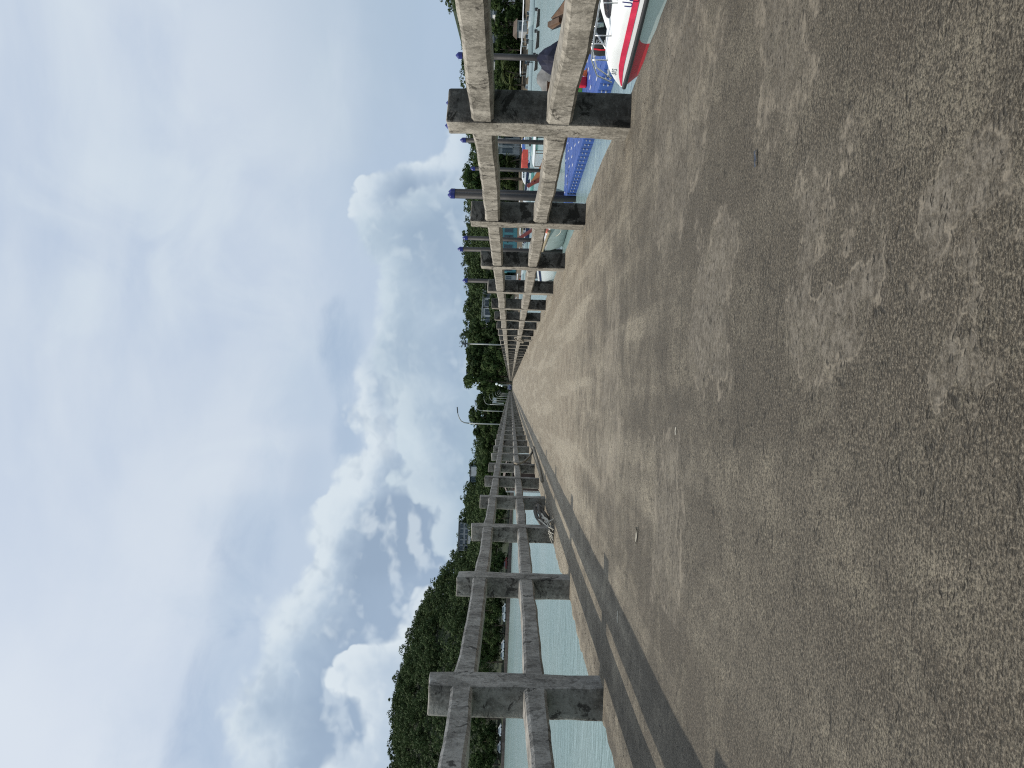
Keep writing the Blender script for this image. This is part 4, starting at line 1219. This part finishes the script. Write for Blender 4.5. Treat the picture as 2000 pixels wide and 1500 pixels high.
t = longtail('dark red wooden longtail boat low against the far side of the dock end', 7.0, 1.3, DARKRED, DARK, .4, None, DARKRED)
t.location = (13.2, 35.4, WATER); t.rotation_euler = (0, 0, R(2))

# covered boat
t = boat('covered_boat', 'dark moored boat heaped with a blue and black tarpaulin beside the first pile', 5.0, 1.8, .5, .2, DARK, DARK, None, motor=False, screen=False)
p = at(1078, 128, 36.5); t.location = (p.x + .3, p.y, WATER); t.rotation_euler = (0, 0, R(60))
rows = []
rg = random.Random(4)
def heap(L, B, H, z0, n=12, k=9, pw=.6):
    rows = []
    for i in range(n + 1):
        s = i / n; e = math.sin(math.pi * min(max(s, .02), .98)) ** pw
        rows.append([(B / 2 * math.cos(a) * e, (s - .5) * L, z0 + H * e * max(math.sin(a), 0) * rg.uniform(.82, 1.1)) for a in [math.pi * j / (k - 1) for j in range(k)]])
    return rows
c = MB(); c.grid(heap(2.6, 1.5, 1.5, .45, pw=1.7)); c.build('tarpaulin', TARP, t)
t2 = boat('covered_boat', 'moored skiff under a rumpled grey cover, left of the blue tarpaulin', 3.6, 1.5, .45, .15, GREYW, DARK, None, motor=False, screen=False)
p = at(1078, 155, 40); t2.location = (p.x, p.y, WATER); t2.rotation_euler = (0, 0, R(75))
c = MB(); c.grid(heap(2.6, 1.4, 1.35, .4)); c.build('cover', GREYC, t2, True)
o = empty('crate', (0, 0, 0)); p = at(1070, 172, 38); o.location = (p.x, p.y, p.z - .25); tag(o, 'varnished brown box on the pontoon left of the grey covered skiff', 'crate')
b = MB(); b.bbox((0, 0, 0), (.5, .4, .5), .02); b.build('crate_body', ORANGEW, o); b = MB(); b.bbox((0, 0, .28), (.54, .44, .05), .01); b.build('lid', WOOD, o)
# mid-distance pontoon those crafts are tied to
o = MB(); o.bbox((16.2, 37.5, WATER + .12), (1.6, 9.0, .45), .05); o = o.build('pontoon', DARK); tag(o, 'low black pontoon holding the covered boats beyond the blue dock', 'pontoon')

# boats with coloured awnings off the beach
t = boat('tour_boat', 'white boat with hanging coral red side curtains', 5.6, 2.0, .6, .2, WHITE, AQUA, CORAL, 1.5, None, screen=False); moor(t, 1043, 318, rz=80)
c = MB(); c.grid([[(-.95, -2 + i * .5, 2.0 + .05 * math.sin(i * 2)), (-.98, -2 + i * .5, 1.05 + .08 * math.sin(i * 3))] for i in range(7)]); c.build('side_curtain', CORAL, t)
t = boat('tour_boat', 'white boat with a blue and white striped awning', 5.0, 2.0, .6, .2, WHITE, GREYW, CANVASB, 1.4, CANVASB, screen=False); moor(t, 1042, 291, rz=86)
c = MB(); c.grid([[(-.95, -1.6 + i * .5, 1.95), (-.97, -1.6 + i * .5, 1.45)] for i in range(6)]); c.build('side_curtain', CANVASB, t)
t = boat('tour_boat', 'aqua trimmed white boat next to the front post, past the first far boats', 6.0, 2.0, .7, .3, AQUA, WHITE, GREYW, 1.2, WHITE); moor(t, 1050, 268, rz=100)
t = boat('cabin_boat', 'white cabin boat with three dark windows and a navy hull', 6.4, 2.3, .8, .3, NAVY, WHITE, None, cabin=True); moor(t, 1035, 345, rz=80)
t = boat('skiff', 'aqua and white skiff in front of the cabin boat', 4.0, 1.5, .5, .2, AQUA, WHITE, None, screen=False); moor(t, 1042, 362, rz=70)
t = boat('cabin_boat', 'small white cabin boat among the masts beside the paired piles', 5.0, 1.9, .7, .3, WHITE, WHITE, None, cabin=True); moor(t, 1036, 385, rz=80)
GC = 'cluster of white boats in front of the teal building'
for i, (ix, iy, rz) in enumerate(((1034, 450, 75), (1031, 474, 82), (1030, 498, 70), (1027, 516, 85))):
    t = boat('speedboat', ('navy hulled', 'pale grey', 'white', 'small white')[i] + ' boat in the cluster before the teal building', 5.2, 1.9, .7, .25, (NAVY, GREYW, WHITE, WHITE)[i], WHITE, (WHITE, None, WHITE, None)[i], 1.2, None, group=GC); moor(t, ix, iy, rz=rz)
for i, (ix, iy, lab) in enumerate(((1023, 545, 'white boat with an orange seat seen between the third and fourth posts'), (1022, 559, 'blue and white boat seen just before the fourth post'), (1018, 589, 'white boat with a dark port framed between far posts'), (1015, 620, 'white boat framed between the farthest distinct posts'))):
    t = boat('speedboat', lab, 5.0, 1.9, .8, .2, (WHITE, TEAL, WHITE, WHITE)[i], (CORAL, WHITE, WHITE, WHITE)[i], WHITE, 1.1, None); moor(t, ix, iy, rz=70 + 9 * i)

# larger boats lying close to the pier past the dock
t = boat('motorboat', 'grey sided motorboat with a white deck behind the second and third posts', 8.0, 2.2, .95, .15, plain('grey_green_hull', (0.30, 0.36, 0.35), .4, var=.15), WHITE, None, motor=False)
p = at_z(1099, 495, WATER); t.location = (p.x + 1.15, p.y - 1.0, WATER); t.rotation_euler = (0, 0, R(3))
t = boat('motorboat', 'white motorboat with a red seat and grey ramp behind the fourth post', 7.0, 2.2, 1.0, .5, WHITE, WHITE, None, 1.0, NAVY, motor=False)
p = at_z(1086, 566, WATER); t.location = (p.x + 1.3, p.y, WATER); t.rotation_euler = (0, 0, R(184))
c = MB(); c.bbox((-.5, 1.6, 1.25), (.7, .5, .5), .08); c.build('seat', DARKRED, t)
pole = MB(); pole.tube([px(1073, 452, 38.0), px(1058, 494, 43.5)], 0.075, 8); o = pole.build('bamboo_pole', BAMBOO); tag(o, 'weathered bamboo pole leaning across the grey motorboat', 'pole')
o = MB(); o.lathe([(.02, -.12), (.1, -.08), (.13, 0), (.1, .08), (.02, .12)], n=12); o = o.build('mooring_float', FOAMC, None, True); o.location = px(1068, 451, 38.5); tag(o, 'small coral float by the bamboo pole beside the second post', 'float')
# rope from the grey motorboat to the pier
a, b_ = px(1073, 467, 41), px(1096, 448, 36)
o = MB(); o.tube([a.lerp(b_, k / 8) - Vector((0, 0, .18 * math.sin(math.pi * k / 8))) for k in range(9)], .014, 6); o = o.build('mooring_rope', ROPEP, None, True); tag(o, 'pale mooring line slung from the grey motorboat', 'rope')

# left side: boats tied against the pier
t = boat('wooden_boat', 'dark wooden boat with a brown cabin behind the shaded railing', 4.6, 1.0, .9, .3, WOOD, ORANGEW, ROOFB, 1.9, None, screen=False, motor=False, span=(-.4, .4))
t.location = (-3.15, 27.2, WATER); t.rotation_euler = (0, 0, R(2))
c = MB(); c.bbox((0, -.1, 1.7), (.84, 2.6, 1.5), .05); c.build('cabin', plain('dark_brown_paint', (.05, .025, .018), .6, var=.4), t)
t = boat('skiff', 'teal skiff tied beneath the shaded railing, farther along the pier', 4.2, 1.5, .6, .3, TEAL, NAVY, None, screen=False, motor=False)
t.location = (-3.3, 36.5, WATER + .3); t.rotation_euler = (0, 0, R(3))

# ------------------------------------------------------------------ ropes and litter on the deck
gr = MB(); rg = random.Random(77)
for k in range(1500):
    y = 0.9 + 16 * rg.random() ** 1.7
    q = rg.random()
    x = XL + abs(rg.gauss(0, .10)) - .05 if q < .42 else (XR - abs(rg.gauss(0, .12)) if q < .84 else rg.uniform(XL, XR))
    r = rg.uniform(.002, .0055) if q < .84 else rg.uniform(.0015, .0035)
    a = rg.random() * 6.28; e = rg.uniform(.6, 2.2)
    c_, s_ = math.cos(a), math.sin(a)
    P = [(r * e, 0, 0), (0, r, 0), (-r * e, 0, 0), (0, -r, 0), (0, 0, r * rg.uniform(.6, 1.1))]
    gr.add([(x + u * c_ - v * s_, y + u * s_ + v * c_, w + .0005) for u, v, w in P], [(0, 1, 4), (1, 2, 4), (2, 3, 4), (3, 0, 4)])
o = gr.build('grit', plain('loose_grit', (.13, .11, .085), .95, var=.6, scale=40)); tag(o, 'loose grit gathered along the railing bases', 'grit', kind='stuff')
rope = MB()
pts = [(-2.0, 19.6, .47), (-1.93, 19.3, .53), (-1.92, 18.9, .40), (-1.90, 19.4, .25), (-1.86, 20.2, .12), (-1.80, 20.9, .03), (-1.70, 21.0, .025), (-1.60, 20.2, .025), (-1.62, 18.6, .025), (-1.66, 16.8, .025), (-1.70, 15.4, .025), (-1.76, 14.3, .03)]
rope.tube([Vector(p) for p in pts], .03, 8); o = rope.build('mooring_rope', ROPE, None, True); tag(o, 'thick grey mooring rope looped on the shaded railing and trailing along the deck', 'rope')
bun = MB(); rg = random.Random(9)
for k in range(9):
    x0 = -2.0 + rg.uniform(-.12, .12); z0 = .05 + rg.uniform(0, .14)
    bun.tube([(x0 - .05, 13.5 + rg.uniform(-.3, .3), z0 + .02), (x0, 12.7, z0 + rg.uniform(-.03, .05)), (x0 + .04, 11.9, z0 + rg.uniform(-.02, .05)), (x0 + rg.uniform(-.06, .1), 11.0 + rg.uniform(-.2, .2), .04 + rg.uniform(0, .08))], [.02, .03, .03, .014], 6)
bun = bun.build('rope_bundle', plain('dark_rope', (.11, .10, .085), .95, var=.5, scale=20), None, True); tag(bun, 'bundle of frayed grey ropes lying at the deck edge between two shaded posts', 'rope bundle')
fr = MB()
for k in range(10):
    x0 = -2.05 + rg.uniform(-.1, .2)
    fr.tube([(x0, 11.2, .1 + rg.uniform(0, .1)), (x0 + rg.uniform(-.06, .06), 10.85, .09), (x0 + rg.uniform(-.12, .12), 10.5 + rg.uniform(-.2, .1), .03)], [.012, .010, .005], 5)
fr.build('frayed_end', ROPEP, bun, True)
st = MB(); st.tube([(-2.45, 13.6, -.02), (-2.3, 12.8, .06), (-2.12, 11.9, .10), (-2.05, 11.4, .08)], [.03, .04, .04, .03], 7); o = st.build('driftwood_branch', WOOD, None, True); tag(o, 'dark bent branch jutting over the deck edge beside the rope bundle', 'branch')
loop = MB(); c0 = Vector((1.60, 26.3, .44)); lp = []
for k in range(17):
    a = k / 16 * 2 * math.pi; lp.append(c0 + Vector((-.03 + .09 * math.cos(a), .16 * math.sin(a), .09 * math.sin(a + .6) + .08 * math.cos(a))))
loop.tube(lp, .022, 7); loop.tube([(1.57, 26.2, .36), (1.57, 26.1, .2), (1.55, 25.9, .04), (1.52, 25.5, .03)], .018, 6)
o = loop.build('rope_coil', ROPE, None, True); tag(o, 'pale rope looped over the lower rail of the sunlit railing', 'rope')
cl = MB(); cl.grid([[(XR - .005 + .006 * math.sin(j), 56.5 + .22 * j, .995), (XR - .01 + .008 * math.sin(j * 2), 56.5 + .22 * j, .84)] for j in range(6)]); o = cl.build('white_cloth', WHITE); tag(o, 'small white cloth tied on the upper sunlit rail far down the pier', 'cloth')
lf = at_z(1241, 1047, 0.012)
b = MB(); rows = []
for k in range(7):
    s = k / 6; w = .024 * math.sin(math.pi * (0.06 + .9 * s)) ; rows.append([(-w, (s - .5) * .17, .010 + .012 * (s - .5) ** 2 * 4), (0, (s - .5) * .17, .004), (w, (s - .5) * .17, .011)])
b.grid(rows); o = b.build('dry_leaf', plain('dry_leaf', (.42, .40, .33), .8)); o.location = (lf.x, lf.y, .002); o.rotation_euler = (0, 0, R(78)); o.scale = (.55, .6, .6); tag(o, 'pale dry leaf lying alone on the sunlit deck', 'leaf')
lf = at_z(1472, 310, 0.01)
b = MB(); b.grid([[(-.05 + .02 * k, -.012 + .004 * math.sin(k), .006 + .003 * math.sin(k * 2)), (-.05 + .02 * k, .012, .008)] for k in range(6)]); o = b.build('plastic_scrap', plain('dark_plastic', (.03, .035, .05), .35)); o.location = (lf.x, lf.y, .001); o.rotation_euler = (0, 0, R(10)); o.scale = (.5, .5, .8); tag(o, 'dark blue plastic scrap on the near deck', 'litter')
lf = at_z(1317, 841, 0.01)
b = MB(); b.tube([(-.016, 0, .004), (0, .003, .005), (.014, -.003, .004)], .0026, 6); o = b.build('cigarette_end', ROPEP); o.location = (lf.x, lf.y, 0); tag(o, 'tiny white cigarette end on the deck', 'litter')
lf = at_z(1204, 1205, 0.01)
b = MB(); b.tube([(-.035, 0, .003), (.035, .008, .003)], .0028, 6); o = b.build('straw', ROPEP); o.location = (lf.x, lf.y, 0); tag(o, 'short white straw in the shadow of the shaded railing', 'litter')

# white retaining walls on the hillside and the sea wall
for (ix, a, b_, dep, lab) in ((917, 1012, 1062, 405, 'white retaining wall below the two-storey building on the hill'), (922, 912, 930, 388, 'white retaining wall below the dark glazed building')):
    p0, p1 = at(ix, a, dep), at(ix, b_, dep)
    w = MB(); w.bbox(((p0.x + p1.x) / 2, dep, p0.z - 1.2), (abs(p1.x - p0.x), .5, 3.0), .04); w.bbox(((p0.x + p1.x) / 2, dep, p0.z + .4), (abs(p1.x - p0.x) + .2, .7, .2), .04); o = w.build('retaining_wall', WALLW); tag(o, lab, 'wall')
w = MB(); rows = []
for i in range(70):
    x = -190 + i * 2.75; s = shore_y(x)
    h = 1.15 + .12 * math.sin(i * 1.3)
    rows.append([(x, s - .5, WATER - .6), (x, s - .3, WATER + h), (x, s + .4, WATER + h + .05), (x, s + 1.0, WATER - .4)])
w.grid(rows); o = w.build('sea_wall', WALLSTONE); tag(o, 'low dark stone sea wall along the foot of the wooded hill', 'sea wall')
# small craft and parked cars on the left shore
rg = random.Random(21)
for i, (iy, lab) in enumerate(((1090, 'red and blue van parked on the shore road under the hill'), (1176, 'pale van parked on the shore road behind the second shaded post'), (1190, 'white car parked beside the pale van on the shore road'), (1255, 'white pickup parked on the shore between the two front posts'),
                                (1275, 'silver car parked left of the white pickup on the shore'), (1422, 'white car parked on the shore left of the front shaded post'), (1455, 'grey car parked on the shore near the frame edge'))):
    x = at(980, iy, 295).x; y = shore_y(x) + 2.2
    t = empty('parked_car', (x, y, WATER + 1.28), R(90 + rg.uniform(-8, 8))); tag(t, lab, 'car', 'cars parked on the left shore')
    body = MB(); prof = [(-2.0, .3), (-2.05, .75), (-1.2, .95), (-.6, 1.45), (.9, 1.45), (1.6, .95), (2.05, .8), (2.0, .3)]
    for sx in (-.82, .82): pass
    body.grid([[(-.84 * k, y_, z_) for y_, z_ in prof] if k == 1 else [(.84, y_, z_) for y_, z_ in prof] for k in (1, -1)], close=True)
    body.add([(-.841, y_, z_) for y_, z_ in prof], [tuple(range(8))]); body.add([(.841, y_, z_) for y_, z_ in prof], [tuple(range(8))])
    fixn(body.build('body', (DARKRED, GREYW, WHITE, WHITE, GREYW, WHITE, WALLG)[i], t))
    for sx in (-1, 1):
        wd = MB(); wd.add([(sx * .86, -1.0, .98), (sx * .86, 1.35, .98), (sx * .86, .85, 1.38), (sx * .86, -.55, 1.38)], [(0, 1, 2, 3)]); wd.build('window', WINDOW, t)
        for sy in (-1.25, 1.25):
            wh = MB(); wh.tube([(sx * .7, sy, .3), (sx * .88, sy, .3)], .3, 12); wh.build('wheel', BLACK, t)
# hide unused prototypes
for k, u in enumerate(used):
    if not u:
        for c in list(protos[k].children): bpy.data.objects.remove(c)
        bpy.data.objects.remove(protos[k])
